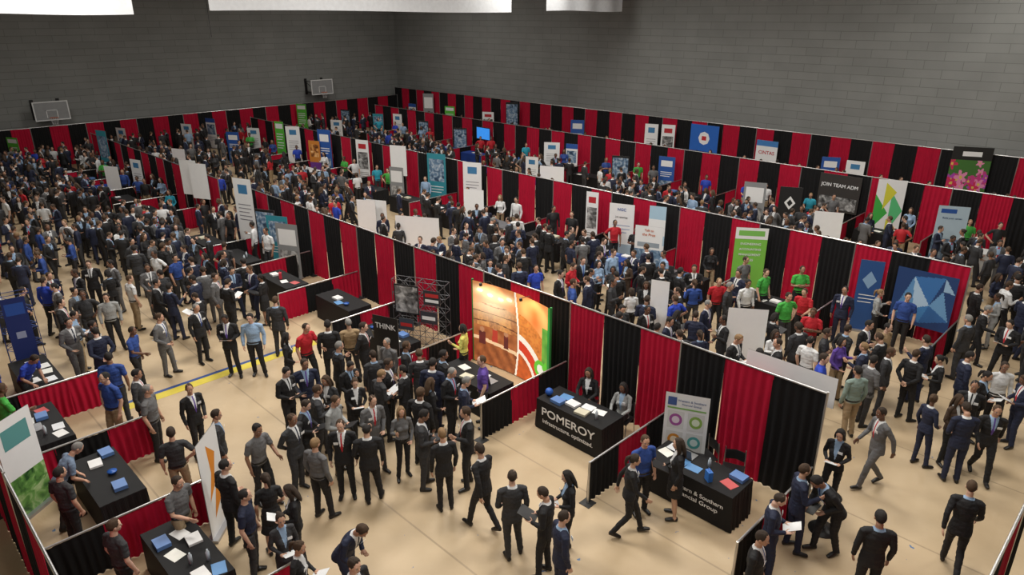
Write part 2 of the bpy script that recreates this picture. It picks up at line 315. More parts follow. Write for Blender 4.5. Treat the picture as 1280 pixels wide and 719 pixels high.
def person(x,y,key,az,top='black',bot=None,hair=None,near=True):
    v=VAR[key]; s=U(.965,1.03)*(.95 if v['sex']=='f' else 1)
    if v['legs']=='sit': s=1.0
    fl=-1 if (R()<.5 and 'walk' not in key) else 1; wd=U(.95,1.10)
    o=add('person',v['body'],(x,y,0),math.radians(az)-math.pi/2,scale=(s*fl*wd,s*(1+(wd-1)*.8),s))
    if bot is None: bot=top if v['top'] in('suit','dress') else random.choice(['black','charcoal','khaki','black'])
    if hair is None:
        hn,hc=HR[random.choice([0,0,0,1,1,1,2,3])] if R()<.93 or v['sex']=='f' else random.choice(HR[4:])
    else: hn,hc=dict((a,(a,b)) for a,b in HR)[hair]
    sk=random.choice(SK)
    if hn in('blond','grey'): sk=SK[0]
    o['skin_tint']=list(sk); o['top_tint']=list(CL[top]); o['bottom_tint']=list(CL[bot]); sc=random.choice([CL['white'],CL['white'],CL['light_blue']]); o['shirt_tint']=list(sc)
    tc=random.choice([CL['red'],CL['navy'],CL['blue'],CL['black'],CL['purple']]); o['tie_tint']=list(tc)
    p=POSE[key.split('_')[1]]; tn=top.replace('_',' '); bn=bot.replace('_',' ')
    if v['top']=='suit': g=('%s suit'%tn) if bot==top and v['bottom']=='pants' else '%s jacket, %s %s'%(tn,bn,'skirt' if v['bottom']=='skirt' else 'trousers')
    elif v['top']=='dress': g='%s dress'%tn
    else: g='%s %s, %s trousers'%(tn,'polo' if v['top']=='polo' else 'shirt',bn)
    lb='person in %s, %s hair, %s'%(g,hn,p)
    if len(lb.split())>12: lb='person in %s, %s'%(g,p)
    if len(lb.split())>12: lb='person in %s'%g
    o['label']=lb; o['category']='person'; o['group']='career fair attendees'
    h=add('hair',random.choice(v['hair']),parent=o); h['hair_tint']=list(hc)
    if near and v['top']=='suit':
        b=add('name_badge',badge,parent=o); m=v['UM']@T(-.095*(.85 if v['sex']=='f' else 1),.132 if v['sex']=='m' else .138,1.30)@RX(-6); b.matrix_local=m
    if near and ('hold' in v['arms'] and v['arms'][0]=='hold'):
        dk=R()<.35; c=v['UM']@T(0,.31,1.145)@RX(25)
        q=add('portfolio' if dk else 'paper_sheet',folio if dk else sheet,label=('black leather portfolio' if dk else 'white printed sheet')+' held in both hands by a person',cat='folder' if dk else 'paper',group='held papers')
        q.matrix_world=Matrix.Translation((x,y,0))@Matrix.Rotation(math.radians(az)-math.pi/2,4,'Z')@Matrix.Scale(s,4)@c
    occ.append((x,y)); return o
def fac(a): return 225+a
HPL='''640 590 s_side 200 charcoal
703 641 s_relax 110 navy
683 609 s_hold 250 black
712 590 w_hold 280 black
603 560 s_walk 230 black
553 537 s_relax 200 black
526 516 s_hold 100 charcoal
505 503 w_top 30 grey black blond
583 510 s_gest 280 black
455 528 s_side 200 black
427 524 s_relax 10 black
392 545 h_relax 150 grey black
365 513 s_back 60 charcoal
416 497 h_hold 70 light_grey khaki
463 494 s_talk 40 grey charcoal
481 447 s_relax 80 black
524 437 s_read 190 charcoal
553 436 s_side 120 black
540 473 w_relax 120 black
579 472 s_hold 100 navy charcoal grey
603 446 p_relax 280 purple charcoal
579 405 w_top 250 yellow black
485 420 h_relax 330 grey black grey
409 403 s_relax 190 black
436 398 h_relax 200 tan charcoal grey
452 404 s_back 80 black
379 447 s_side 20 navy
355 461 s_hold 60 black
357 416 w_relax 100 black
408 470 w_hold 340 charcoal
435 449 s_read 50 black
500 455 s_gest 260 black
468 462 h_hold 130 charcoal black
389 485 s_talk 120 charcoal
379 498 s_hold 80 black
520 490 s_relax 150 black
560 462 s_hold 60 black
420 430 s_talk 120 black
470 440 s_side 200 charcoal
505 425 s_gest 100 black
540 450 s_relax 170 navy
450 470 w_hold 20 black
378 404 p_reach 60 red black
312 391 h_relax 10 light_blue black
281 393 s_hold 5 black
343 371 s_relax 180 charcoal
243 378 s_relax 60 black
197 392 s_side 80 grey
160 407 p_reach 90 blue black
131 364 h_relax 30 light_grey black
88 388 h_hold 110 light_blue khaki
112 400 s_relax 100 black
135 443 p_relax 200 blue charcoal
131 468 p_hip 330 blue khaki
182 482 p_relax 100 grey black grey
235 478 s_side 60 black
167 460 s_relax 110 charcoal
21 441 p_lean 80 royal_blue black
212 534 p_hip 200 charcoal khaki
267 513 s_relax 110 charcoal
317 531 p_reach 60 grey black
215 592 p_reach 70 grey khaki
279 577 s_side 150 black
303 611 p_relax 100 navy charcoal
331 590 w_dress 210 black black
363 606 w_hold 290 black
370 676 w_hold 80 black black brown
426 645 s_lean 60 navy
440 697 s_relax 60 black
349 640 w_skirt 30 charcoal
790 571 w_walk 90 black
850 551 w_skirt 260 black
807 541 p_relax 20 blue black
1006 580 s_gest 90 navy
972 613 s_hold 70 navy
951 667 s_relax 60 black
1051 595 s_lean 280 black
1052 538 w_hold 320 black
1103 642 s_relax 170 black
1107 512 s_walk 275 grey grey
1216 607 s_walk 150 black
1248 502 s_walk 340 black
1258 450 h_relax 350 white black
1200 490 w_relax 20 brown black
1211 440 s_relax 70 navy
1180 442 w_hold 250 black
1142 438 s_back 110 black
1117 435 s_relax 60 charcoal
1093 446 s_side 100 grey charcoal
1074 460 h_relax 190 sage khaki
1052 423 w_top 20 purple khaki
1030 443 p_relax 60 royal_blue black
1083 402 s_talk 40 black
1110 402 h_relax 30 tan black
986 366 p_hip 20 green charcoal
1136 366 p_relax 330 blue black
1101 360 w_top 60 light_grey black blond
1058 357 s_relax 320 navy
1062 404 s_back 110 black
1035 408 p_cross 60 charcoal black
968 392 w_hold 120 black
970 412 w_top 20 white black
1000 405 s_relax 200 charcoal
1014 420 p_relax 130 white black
885 374 s_side 40 navy
912 352 h_relax 60 charcoal black grey
936 347 h_relax 20 white black
870 388 p_reach 160 navy black
846 386 w_hold 120 black
809 380 s_relax 20 black
790 358 w_top 200 white black
906 394 s_gest 270 black
899 345 p_reach 0 red black
932 322 p_relax 30 grey black
958 335 p_relax 30 green black
1008 358 p_reach 320 red black
1018 383 p_cross 330 red black
1229 357 s_relax 90 black
1246 365 w_hold 250 light_grey
1262 352 h_talk 80 white black
1213 395 s_relax 200 charcoal
1266 398 s_hold 300 black
1160 420 s_gest 200 navy
670 330 p_relax 20 royal_blue black
700 338 s_relax 60 black
716 350 p_hip 90 blue black
735 345 s_relax 240 navy
748 327 w_top 30 light_blue black
655 310 s_talk 200 black
632 318 p_relax 90 charcoal black
772 340 s_hold 200 black
785 322 w_hold 300 brown'''
near_list=[]
for ln in HPL.split('\n'):
    a=ln.split(); hx,hy=float(a[0]),float(a[1]); key=a[2]; z=VAR[key]['headz']*(.95 if VAR[key]['sex']=='f' else 1)
    x,y=P(hx,hy,z)
    near_list.append((x,y,key,fac(float(a[3])),a[4],a[5] if len(a)>5 else None,a[6] if len(a)>6 else None))
pos=[[n[0],n[1]] for n in near_list]
for it in range(12):
    for i in range(len(pos)):
        for j in range(i):
            dx=pos[i][0]-pos[j][0]; dy=pos[i][1]-pos[j][1]; d=math.hypot(dx,dy)+1e-6
            if d<.52:
                m=(.52-d)/2/d; pos[i][0]+=dx*m; pos[i][1]+=dy*m; pos[j][0]-=dx*m; pos[j][1]-=dy*m
# ---------------- room ----------------
def struct(name,me,loc=(0,0,0)):
    o=add(name,me,loc); o['kind']='structure'; return o
XW=37.4; YW=51.5; XN=-9; YN=-12; ZC=12.2
def wall_mat(name,axis):
    m,nt,b=newmat(name); b.inputs['Roughness'].default_value=.8
    tc=nt.nodes.new('ShaderNodeTexCoord'); sp=nt.nodes.new('ShaderNodeSeparateXYZ'); cb=nt.nodes.new('ShaderNodeCombineXYZ')
    nt.links.new(tc.outputs['Object'],sp.inputs[0]); nt.links.new(sp.outputs[axis],cb.inputs[0]); nt.links.new(sp.outputs[2],cb.inputs[1])
    br=nt.nodes.new('ShaderNodeTexBrick'); br.inputs['Scale'].default_value=1; br.inputs['Brick Width'].default_value=1.6; br.inputs['Row Height'].default_value=.40
    br.inputs['Mortar Size'].default_value=.012; br.inputs['Color1'].default_value=(.250,.258,.250,1); br.inputs['Color2'].default_value=(.226,.233,.226,1); br.inputs['Mortar'].default_value=(.150,.155,.150,1)
    nt.links.new(cb.outputs[0],br.inputs['Vector'])
    n=nt.nodes.new('ShaderNodeTexNoise'); n.inputs['Scale'].default_value=.6; n.inputs['Detail'].default_value=5; nt.links.new(tc.outputs['Object'],n.inputs['Vector'])
    r=nt.nodes.new('ShaderNodeMapRange'); r.inputs[3].default_value=.82; r.inputs[4].default_value=1.18; nt.links.new(n.outputs['Fac'],r.inputs[0])
    mx=nt.nodes.new('ShaderNodeVectorMath'); mx.operation='SCALE'; nt.links.new(br.outputs['Color'],mx.inputs[0]); nt.links.new(r.outputs[0],mx.inputs['Scale']); nt.links.new(mx.outputs[0],b.inputs['Base Color'])
    return m
wx=wall_mat('block_wall_a',0); wy=wall_mat('block_wall_b',1)
struct('wall_north',mesh('w',*box(XN,XW+.3,YW,YW+.3,0,ZC),[wx])); struct('wall_east',mesh('w',*box(XW,XW+.3,YN,YW,0,ZC),[wy]))
struct('wall_south',mesh('w',*box(XN,XW+.3,YN-.3,YN,0,ZC),[wx])); struct('wall_west',mesh('w',*box(XN-.3,XN,YN,YW,0,ZC),[wy]))
struct('ceiling',mesh('c',*box(XN-.3,XW+.3,YN-.3,YW+.3,ZC,ZC+.2),[cm((.35,.35,.35))]))
m,nt,b=newmat('tan_floor_covering'); b.inputs['Roughness'].default_value=.52
tc=nt.nodes.new('ShaderNodeTexCoord')
n=nt.nodes.new('ShaderNodeTexNoise'); n.inputs['Scale'].default_value=.7; n.inputs['Detail'].default_value=6; nt.links.new(tc.outputs['Object'],n.inputs['Vector'])
cr=nt.nodes.new('ShaderNodeValToRGB'); cr.color_ramp.elements[0].color=(.445,.330,.200,1); cr.color_ramp.elements[1].color=(.54,.415,.265,1); cr.color_ramp.elements[0].position=.3; cr.color_ramp.elements[1].position=.7
nt.links.new(n.outputs['Fac'],cr.inputs[0])
sp=nt.nodes.new('ShaderNodeSeparateXYZ'); nt.links.new(tc.outputs['Object'],sp.inputs[0])
md=nt.nodes.new('ShaderNodeMath'); md.operation='PINGPONG'; md.inputs[1].default_value=1.5; nt.links.new(sp.outputs[0],md.inputs[0])
lt=nt.nodes.new('ShaderNodeMath'); lt.operation='LESS_THAN'; lt.inputs[1].default_value=.018; nt.links.new(md.outputs[0],lt.inputs[0])
mxs=nt.nodes.new('ShaderNodeMix'); mxs.data_type='RGBA'; mxs.inputs['B'].default_value=(.36,.27,.17,1)
nt.links.new(lt.outputs[0],mxs.inputs['Factor']); nt.links.new(cr.outputs[0],mxs.inputs['A'])
vn=nt.nodes.new('ShaderNodeTexNoise'); vn.inputs['Scale'].default_value=5; vn.inputs['Detail'].default_value=4; nt.links.new(tc.outputs['Object'],vn.inputs['Vector'])
gt=nt.nodes.new('ShaderNodeMath'); gt.operation='GREATER_THAN'; gt.inputs[1].default_value=.725; nt.links.new(vn.outputs['Fac'],gt.inputs[0])
mx2=nt.nodes.new('ShaderNodeMix'); mx2.data_type='RGBA'; mx2.inputs['B'].default_value=(.08,.16,.30,1)
nt.links.new(gt.outputs[0],mx2.inputs['Factor']); nt.links.new(mxs.outputs['Result'],mx2.inputs['A']); nt.links.new(mx2.outputs['Result'],b.inputs['Base Color'])
wv=nt.nodes.new('ShaderNodeTexNoise'); wv.inputs['Scale'].default_value=2.0; wv.inputs['Detail'].default_value=4; wv.inputs['Distortion'].default_value=.6; nt.links.new(tc.outputs['Object'],wv.inputs['Vector'])
bp=nt.nodes.new('ShaderNodeBump'); bp.inputs['Strength'].default_value=.35; bp.inputs['Distance'].default_value=.05; nt.links.new(wv.outputs['Fac'],bp.inputs['Height']); nt.links.new(bp.outputs[0],b.inputs['Normal'])
struct('floor',mesh('f',*box(XN-.3,XW+.3,YN-.3,YW+.3,-.2,0),[m]))
struct('trim_1',mesh('line',*box(3.6,9.6,16.55,16.85,0,.004),[cm((.62,.50,.05),.5)])); struct('trim_2',mesh('line',*box(3.6,9.6,16.87,16.98,0,.004),[cm((.02,.06,.22),.5)]))
# ---------------- drapes ----------------
def drape_mesh(w,h,mat,seed):
    rd=random.Random(seed); nc=56; nr=8; V=[];Fc=[]; ph=rd.uniform(0,6); nf=rd.uniform(6,8.5)*w
    for j in range(nr+1):
        v=j/nr; z=h-.02-v*(h-.035); am=.008+.018*min(1,v*1.6)
        for i in range(nc+1):
            u=i/nc; x=(u-.5)*(w+.015)*(1-.02*math.sin(v*2.5))
            y=am*math.sin(u*nf*6.283+ph+.9*math.sin(v*3+ph)+1.2*math.sin(u*5+ph))+.006*math.sin(u*23+ph*3)
            V.append((x,y,z))
    for j in range(nr):
        for i in range(nc): a=j*(nc+1)+i; Fc.append((a,a+1,a+nc+2,a+nc+1))
    return mesh('drape_cloth',V,Fc,[mat],None,True)
DR={(c,h):[drape_mesh(w,h,m_,s*7+int(h*10)) for s in range(3)] for c,m_ in(('red',M_RED),('black',M_BLK)) for h,w in((2.44,1.0),(3.05,1.0),(.92,.97))}
Bp=BD(); Bp.loft([(0,0,.0),(0,0,1)],[.022,.022],0,n=8,cap=0); polem=Bp.me('pole',[M_METAL])
Bp=BD(); Bp.bx((-.2,.2,-.2,.2,0,.012)); platem=Bp.me('base_plate',[cm((.05,.05,.05),.5,.5)])
railmesh={}
def railm(L):
    if L not in railmesh:
        Bp=BD(); Bp.loft([(-L/2,0,0),(L/2,0,0)],[.02,.02],0,side=(0,1,0),n=8,cap=0); railmesh[L]=Bp.me('rail',[M_METAL])
    return railmesh[L]
def vis(x,y,z,mg=60):
    a,b_=proj(x,y,z); return -mg<a<1280+mg and -mg<b_<719+mg*2
def line(x0,y0,L,axis,red0=False,h=2.44,par0=0):
    n=int(round(L)); rz=math.pi/2 if axis=='y' else 0
    for k in range(0,n,3):
        q=min(3,n-k); c0=k+q/2; x,y=(x0,y0+c0) if axis=='y' else (x0+c0,y0)
        if not any(vis(*( (x0,y0+k+e) if axis=='y' else (x0+k+e,y0)),z_) for e in(0,q) for z_ in(h,0)): continue
        cs=['red' if ((k+i+par0)%2==0)==red0 else 'black' for i in range(q)]
        o=add('pipe_and_drape',None,(x,y,0),rz,label='freestanding pipe-and-drape section with %s pleated curtains'%(' and '.join(dict.fromkeys(cs))),cat='curtain',group='pipe-and-drape booth backs')
        for i,c in enumerate(cs): add('curtain',random.choice(DR[(c,h)]),(i+.5-q/2,0,0),math.pi*(R()<.5),parent=o,label='%s pleated curtain'%c)
        add('rail',railm(q),(0,0,h-.005),parent=o,label='metal pipe rail')
        for e in ((-q/2,q/2) if k+q>=n else (-q/2,)):
            add('pole',polem,(e,0,.012),parent=o,scale=(1,1,h+.02),label='upright metal pole'); add('base_plate',platem,(e,0,0),parent=o)
LA,LB,LC,LD=11.65,21.1,31.0,36.5
line(LA,3.7,23,'y'); line(11.5,28.7,17,'y',par0=1); line(LB,3.7,42,'y',red0=True); line(LC,3.7,42,'y'); line(LD,-3.3,54,'y',red0=True,h=3.05); line(0.5,50.4,36,'x',red0=True)
line(.75,5.3,15,'y',red0=True); line(7.6,.55,4,'x',red0=True)
def divider(x0,x1,y,cols):
    n=len(cols)
    if not vis((x0+x1)/2,y,.5,40): return
    o=add('booth_divider',None,((x0+x1)/2,y,0),0,label='waist-high booth divider with %s pleated curtains'%(' and '.join(dict.fromkeys(cols))),cat='divider',group='low booth dividers')
    w=(x1-x0)
    for i,c in enumerate(cols): add('curtain',random.choice(DR[(c,.92)]),(-w/2+w*(i+.5)/n,0,0),parent=o,label='%s low curtain'%c)
    add('rail',railm(3),(0,0,.925),parent=o,scale=(w/3,1,1)); add('pole',polem,(-w/2,0,.012),parent=o,scale=(1,1,.93)); add('base_plate',platem,(-w/2,0,0),parent=o,scale=(.6,.6,1))
for i in range(14):
    y=3.7+3*i
    if i==8: continue
    divider(8.75,11.55,y,('red','black','red') if i%2 and i!=1 else ('black','red','black'))
    divider(18.2,21.0,y,('red','black','red') if i%2 else ('black','red','black'))
    if i>0: divider(28.1,30.9,y,('red','black','red'))
for y,cs in((8.3,('black','red','red')),(11.3,('black','red','red')),(14.3,('red','black','red')),(17.2,('black','red','red'))): divider(.85,3.7,y,cs)
# ---------------- tables ----------------
tb=BD(); tb.bx((-.37,.37,-.9,.9,.715,.745))
for sx in(-.32,.32):
    for sy in(-.8,.8): tb.loft([(sx,sy,.01),(sx,sy,.715)],[.015,.015],0,n=6,cap=0)
tabm=tb.me('table',[cm((.4,.38,.34))])
def clothm(c):
    V=[];Fc=[];n=96
    a,b2=.385,.915
    for j,(z,k) in enumerate(((.755,0),(.745,.004),(.40,.022),(.015,.04))):
        for i in range(n):
            t=i/n*4; s=int(t); q=t-s
            x,y=[(-a+2*a*q,-b2),(a,-b2+2*b2*q),(a-2*a*q,b2),(-a,b2-2*b2*q)][s]
            wob=k*(1+.6*math.sin(i*1.7)+.4*math.sin(i*.6+j)); 
            if s==3: wob=k*.25
            nx,ny=[(0,-1),(1,0),(0,1),(-1,0)][s]; V.append((x+nx*wob,y+ny*wob,z))
    for j in range(3):
        for i in range(n): i2=(i+1)%n; Fc.append((j*n+i,j*n+i2,(j+1)*n+i2,(j+1)*n+i))
    Fc.append(tuple(range(n))[::-1])
    return mesh('tablecloth',V,Fc,[cloth_mat('table_cloth',c,.65)])
CLM={k:clothm(v) for k,v in {'black':(.009,.009,.010),'red':(.33,.006,.015),'white':(.6,.6,.6),'blue':(.01,.04,.22),'grey':(.12,.12,.13)}.items()}
def table(x,y,col='black',rz=0,group='booth tables',sy=1):
    o=add('table',tabm,(x,y,0),rz,label='folding table under a floor-length %s tablecloth'%col,cat='table',group=group,scale=(1,sy,1)); add('tablecloth',CLM[col],parent=o,label='%s tablecloth'%col)
    tabs.append((x,y,.75,1.25) if abs(math.sin(rz))<.5 else (x,y,1.25,.75)); return o
def bxm(name,*a,c=(.7,.7,.7)): return mesh(name,*box(*a),[cm(c,.5)])
lf=[bxm('leaflet',-.105,.105,-.14,.14,0,.004,c=c) for c in((.75,.75,.74),(.7,.72,.75),(.1,.25,.5),(.5,.08,.08),(.75,.75,.7),(.75,.75,.74))]
st=[bxm('brochure_stack',-.11,.11,-.14,.14,0,h,c=c) for h,c in((.04,(.72,.72,.72)),(.07,(.10,.20,.45)),(.05,(.55,.52,.4)),(.05,(.7,.7,.7)))]
lp=BD(); lp.bx((-.12,.12,-.17,.17,0,.016),0); lapb=lp.me('laptop',[cm((.25,.25,.26),.4,.5)])
lp=BD(); lp.M=T(.12,0,.012)@Matrix.Rotation(math.radians(15),4,'Y'); lp.bx((-.004,.004,-.17,.17,0,.23),0); lp.bx((-.0055,-.004,-.155,.155,.015,.215),1); laps=lp.me('laptop_screen',[cm((.1,.1,.1),.4),cm((.2,.35,.6),.3,em=.6)])
bt=BD(); bt.loft([(0,0,.0),(0,0,.15),(0,0,.18),(0,0,.2)],[.032,.032,.014,.014],0,n=10,cap=0); btm=bt.me('water_bottle',[cm((.55,.62,.68),.15)],True)
bt=BD(); bt.loft([(0,0,0),(0,0,.05),(0,0,.06)],[.06,.085,.085],0,n=14,cap=0); bowm=bt.me('candy_bowl',[cm((.02,.1,.4),.3)],True)
bt=BD(); bt.bx((-.07,.07,-.045,.045,0,.2)); 
bt.loft([(-.03,0,.2),(-.03,0,.25),(.03,0,.25),(.03,0,.2)],[.004]*4,0,side=(0,1,0),n=5,cap=0); bagm=bt.me('gift_bag',[cm((.5,.02,.04),.5)])
bagb=bagm.copy(); bagb.materials[0]=cm((.03,.15,.5),.5)
def clutter(x,y,n,rz=0):
    used=[]
    for i in range(n*3):
        if len(used)>=n: break
        a,b_=U(-.24,.24),U(-.74,.74)
        if any(abs(a-q[0])<.22 and abs(b_-q[1])<.28 for q in used): continue
        used.append((a,b_)); c,s=math.cos(rz),math.sin(rz); X=x+a*c-b_*s; Y=y+a*s+b_*c; k=R(); L=' lying on a booth table'
        if k<.5: add('leaflet',random.choice(lf),(X,Y,.756),rz+U(-.3,.3),label='printed leaflet'+L,cat='leaflet',group='leaflets on booth tables')
        elif k<.75: add('brochure_stack',random.choice(st),(X,Y,.756),rz+U(-.15,.15),label='stack of brochures'+L,cat='brochures',group='brochure stacks on booth tables')
        elif k<.83: 
            o=add('laptop',lapb,(X,Y,.756),rz+math.pi,label='open grey laptop standing on a booth table',cat='laptop'); add('laptop_screen',laps,parent=o)
        elif k<.9: add('water_bottle',btm,(X,Y,.756),label='clear plastic water bottle on a booth table',cat='bottle',group='bottles on booth tables')
        elif k<.95: add('candy_bowl',bowm,(X,Y,.756),label='blue giveaway bowl on a booth table',cat='bowl',group='giveaway bowls')
        else: add('gift_bag',random.choice([bagm,bagb]),(X,Y,.756),rz+U(0,3),label='small paper gift bag on a booth table',cat='bag',group='gift bags on booth tables')
ch=BD(); ch.bx((-.21,.21,-.2,.2,.415,.44)); seat=ch.me('seat',[M_DARK]); 
ch=BD(); ch.loft([(-.19,-.22,.62),(0,-.25,.64),(.19,-.22,.62)],[(.11,.012)]*3,0,side=(0,0,1),n=10,cap=.1); backm=ch.me('backrest',[M_DARK])
def legm(x0,y0,x1,y1,z1):
    b_=BD(); b_.loft([(x0,y0,.012),(x1,y1,z1)],[.011,.011],0,n=6,cap=0); return b_.me('leg',[M_METAL])
lgs=[legm(-.21,-.24,-.19,-.2,.8),legm(.21,-.24,.19,-.2,.8),legm(-.21,.22,-.19,.17,.42),legm(.21,.22,.19,.17,.42)]
def chair(x,y,az):
    o=add('chair',None,(x,y,0),math.radians(az)-math.pi/2,label='black stacking chair with thin metal legs behind a booth table',cat='chair',group='booth chairs')
    add('seat',seat,parent=o); add('backrest',backm,parent=o)
    for l in lgs: add('leg',l,parent=o)
# ---------------- boards & banners ----------------
def board_mesh(w,h,bg,rects,curve=0,z0=0,thick=.012):
    mats=[]; V=[];Fc=[];mi=[]
    def mid(m_):
        m_=m_ if isinstance(m_,bpy.types.Material) else cm(m_,.6,noise=.03)
        if m_ not in mats: mats.append(m_)
        return mats.index(m_)
    def quad(pts,e,m_):
        k=len(V); V.extend((x,-e,z) for x,z in pts); Fc.append(tuple(range(k,k+len(pts)))); mi.append(mid(m_))
    a,b_=-w/2,w/2; quad([(a,z0),(b_,z0),(b_,z0+h),(a,z0+h)],thick/2,bg)
    quad([(b_,z0),(a,z0),(a,z0+h),(b_,z0+h)],-thick/2,(.35,.35,.35))
    for a in(-w/2,w/2):
        k=len(V); V.extend([(a,-thick/2,z0),(a,thick/2,z0),(a,thick/2,z0+h),(a,-thick/2,z0+h)]); Fc.append((k,k+1,k+2,k+3)); mi.append(mid((.2,.2,.2)))
    for q,(pts,m_) in enumerate(rects):
        e=thick/2+.002+.0008*q
        if len(pts)==4 and not isinstance(pts[0],tuple):
            x0,y0,x1,y1=pts; x0=(x0-.5)*w;x1=(x1-.5)*w;y0=z0+y0*h;y1=z0+y1*h; quad([(x0,y0),(x1,y0),(x1,y1),(x0,y1)],e,m_)
        else: quad([((px-.5)*w,z0+pz*h) for px,pz in pts],e,m_)
    return mesh('printed_panel',V,Fc,mats,mi)
RM={}
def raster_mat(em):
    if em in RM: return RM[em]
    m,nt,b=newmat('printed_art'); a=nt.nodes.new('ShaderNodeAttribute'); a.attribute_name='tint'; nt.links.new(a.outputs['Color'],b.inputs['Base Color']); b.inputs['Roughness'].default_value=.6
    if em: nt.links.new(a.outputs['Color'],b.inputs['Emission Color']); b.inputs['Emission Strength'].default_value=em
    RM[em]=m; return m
def raster(w,h,fn,nx,ny,curve=0,z0=0,em=0):
    V=[];Fc=[];C=[]
    for j in range(ny+1):
        for i in range(nx+1):
            u=i/nx; V.append(((u-.5)*w,curve*(1-(2*u-1)**2),z0+h*j/ny))
    for j in range(ny):
        for i in range(nx):
            a=j*(nx+1)+i; Fc.append((a,a+1,a+nx+2,a+nx+1)); C+=[(*fn((i+.5)/nx,(j+.5)/ny),1)]*4
    me=mesh('printed_panel',V,Fc,[raster_mat(em)],None,True); at=me.attributes.new('tint','FLOAT_COLOR','CORNER'); at.data.foreach_set('color',[q for c in C for q in c]); return me
def text(parent,s,size,x,z,y,col,w=None):
    cu=bpy.data.curves.new('t','FONT'); cu.body=s; cu.size=size; cu.align_x='CENTER'; cu.align_y='CENTER'; cu.extrude=.001; cu.offset=size*.012
    o=bpy.data.objects.new('t',cu); COL.objects.link(o); dg=bpy.context.evaluated_depsgraph_get(); dg.update()
    me=bpy.data.meshes.new_from_object(o.evaluated_get(dg)); bpy.data.objects.remove(o)
    me.materials.clear(); me.materials.append(cm(col,.5)); 
    if w and len(me.vertices):
        xs=[v.co.x for v in me.vertices]; k=w/(max(xs)-min(xs))
        for v in me.vertices: v.co.x*=k
    return add('lettering',me,(x,y,z),parent=parent,rot=(math.pi/2,0,0))
stb=BD(); stb.bx((-.42,.42,-.1,.1,0,.06)); stbm=stb.me('banner_stand',[cm((.4,.4,.42),.35,.7)])
stp=BD(); stp.loft([(0,.03,.06),(0,.03,2.0)],[.009,.009],0,n=6,cap=0); stpm=stp.me('support_pole',[M_METAL])
named=[]
def banner(x,y,az,w=.85,h=2.0,bg=(.7,.7,.7),rects=(),label='white',texts=(),z0=.06,art=None):
    lb='banner stand with %s panel'%label
    o=add('banner_stand',stbm,(x,y,0),math.radians(az)+math.pi/2,label=lb,cat='banner',group='retractable banner stands')
    add('printed_panel',art if art else board_mesh(w,h-z0,bg,rects,z0=z0),parent=o,label='%s printed panel'%label)
    p=add('support_pole',stpm,parent=o); p.scale=(1,1,h/2.03)
    for s,sz,tx,tz,c in texts: text(o,s,sz,tx,tz,-.014,c)
    tabs.append((x,y,.35,.35)); return o
W_=(.80,.81,.82); G_=(.10,.48,.05); K_=(.010,.010,.011); B_=(.02,.09,.36)
ph_warm=photo_mat([(.05,.02,.01),(.35,.12,.03),(.75,.38,.12),(.9,.75,.5)],3); ph_city=photo_mat([(.02,.04,.08),(.15,.25,.38),(.6,.65,.7)],4,3)
ph_grey=photo_mat([(.02,.02,.02),(.2,.2,.2),(.6,.6,.6)],4,8); ph_green=photo_mat([(.02,.08,.02),(.15,.35,.08),(.6,.7,.4)],4,9)
def lines(x0,x1,ys,c,t=.012): return [((x0,y,x1-(.12 if i%3==2 else 0),y+t),c) for i,y in enumerate(ys)]
DES=[('white and blue',W_,[((0,.86,1,1),B_),((.1,.45,.9,.8),ph_city)]+lines(.12,.88,[.36,.32,.28,.24],(.2,.2,.25))),
('white and red',W_,[((0,0,1,.12),(.45,.02,.03)),((.2,.82,.8,.92),(.45,.02,.03)),((.1,.4,.9,.75),ph_grey)]+lines(.12,.88,[.32,.28,.24],(.2,.2,.2))),
('dark photo',K_,[((.05,.35,.95,.95),ph_city),((.15,.15,.85,.25),W_)]),
('green',G_,[((.1,.84,.9,.95),W_)]+lines(.12,.85,[.7,.64,.58,.5,.44,.38],W_,.02)),
('white',W_,[((.25,.8,.75,.92),(.05,.2,.4))]+lines(.15,.85,[.65,.6,.55,.5,.45],(.25,.25,.28))),
('teal',(.03,.25,.32),[((.1,.5,.9,.9),ph_city)]+lines(.12,.85,[.4,.35,.3],W_,.015)),
('orange and purple',(.55,.2,.03),[((0,0,1,.4),(.15,.04,.25)),((.15,.55,.85,.9),ph_warm)]),
('grey',(.25,.26,.27),[((.1,.6,.9,.9),W_),((.1,.1,.9,.5),ph_grey)]),
('blue',B_,[((.15,.75,.85,.9),W_)]+lines(.15,.85,[.6,.55,.5],W_,.018)+[((.1,.1,.9,.4),ph_city)])]
def ray(px,py):
    D=F*ST+(py-359.5)*CT; Fh=F*CT-(py-359.5)*ST; L=px-640; return (Fh+L)*S2,(Fh-L)*S2,D
def fit(px,py,top,mx=3.0):
    """survey a banner top; keep it on the aisle side of the drape it stands against"""
    rx,ry,D=ray(px,py); t=(H-top)/D; x=rx*t
    for L in(LA,LB,LC,LD):
        if L-.5<x<L+(2.2 if L!=LD else 99) and 3.5<ry*t: t=(L-.55)/rx; break
    t=min(t,(YW-1.8)/ry)
    return rx*t,ry*t,min(mx,max(1.5,H-D*t))
def pb(px,py,top,az,d,w=.85,texts=(),label=None,bg=None,rects=None,art=None,mx=3.0):
    x,y,top2=fit(px,py,top,mx); k=top2-top; named.append((x,y))
    dd=DES[d] if d is not None else (label,bg,rects)
    return banner(x,y,az,w,top2,dd[1],dd[2],dd[0],[(s,sz,tx,tz+k,c) for s,sz,tx,tz,c in texts],art=art(top2) if art else None)
pb(778,255,2.1,200,None,.95,[('NGC',.15,0,1.88,B_),('Job openings',.09,0,1.6,(.1,.1,.1))],'white with blue text',W_,[((.0,0,1,.3),(.35,.45,.55))]+lines(.15,.85,[.62,.56,.5],(.2,.3,.5)))
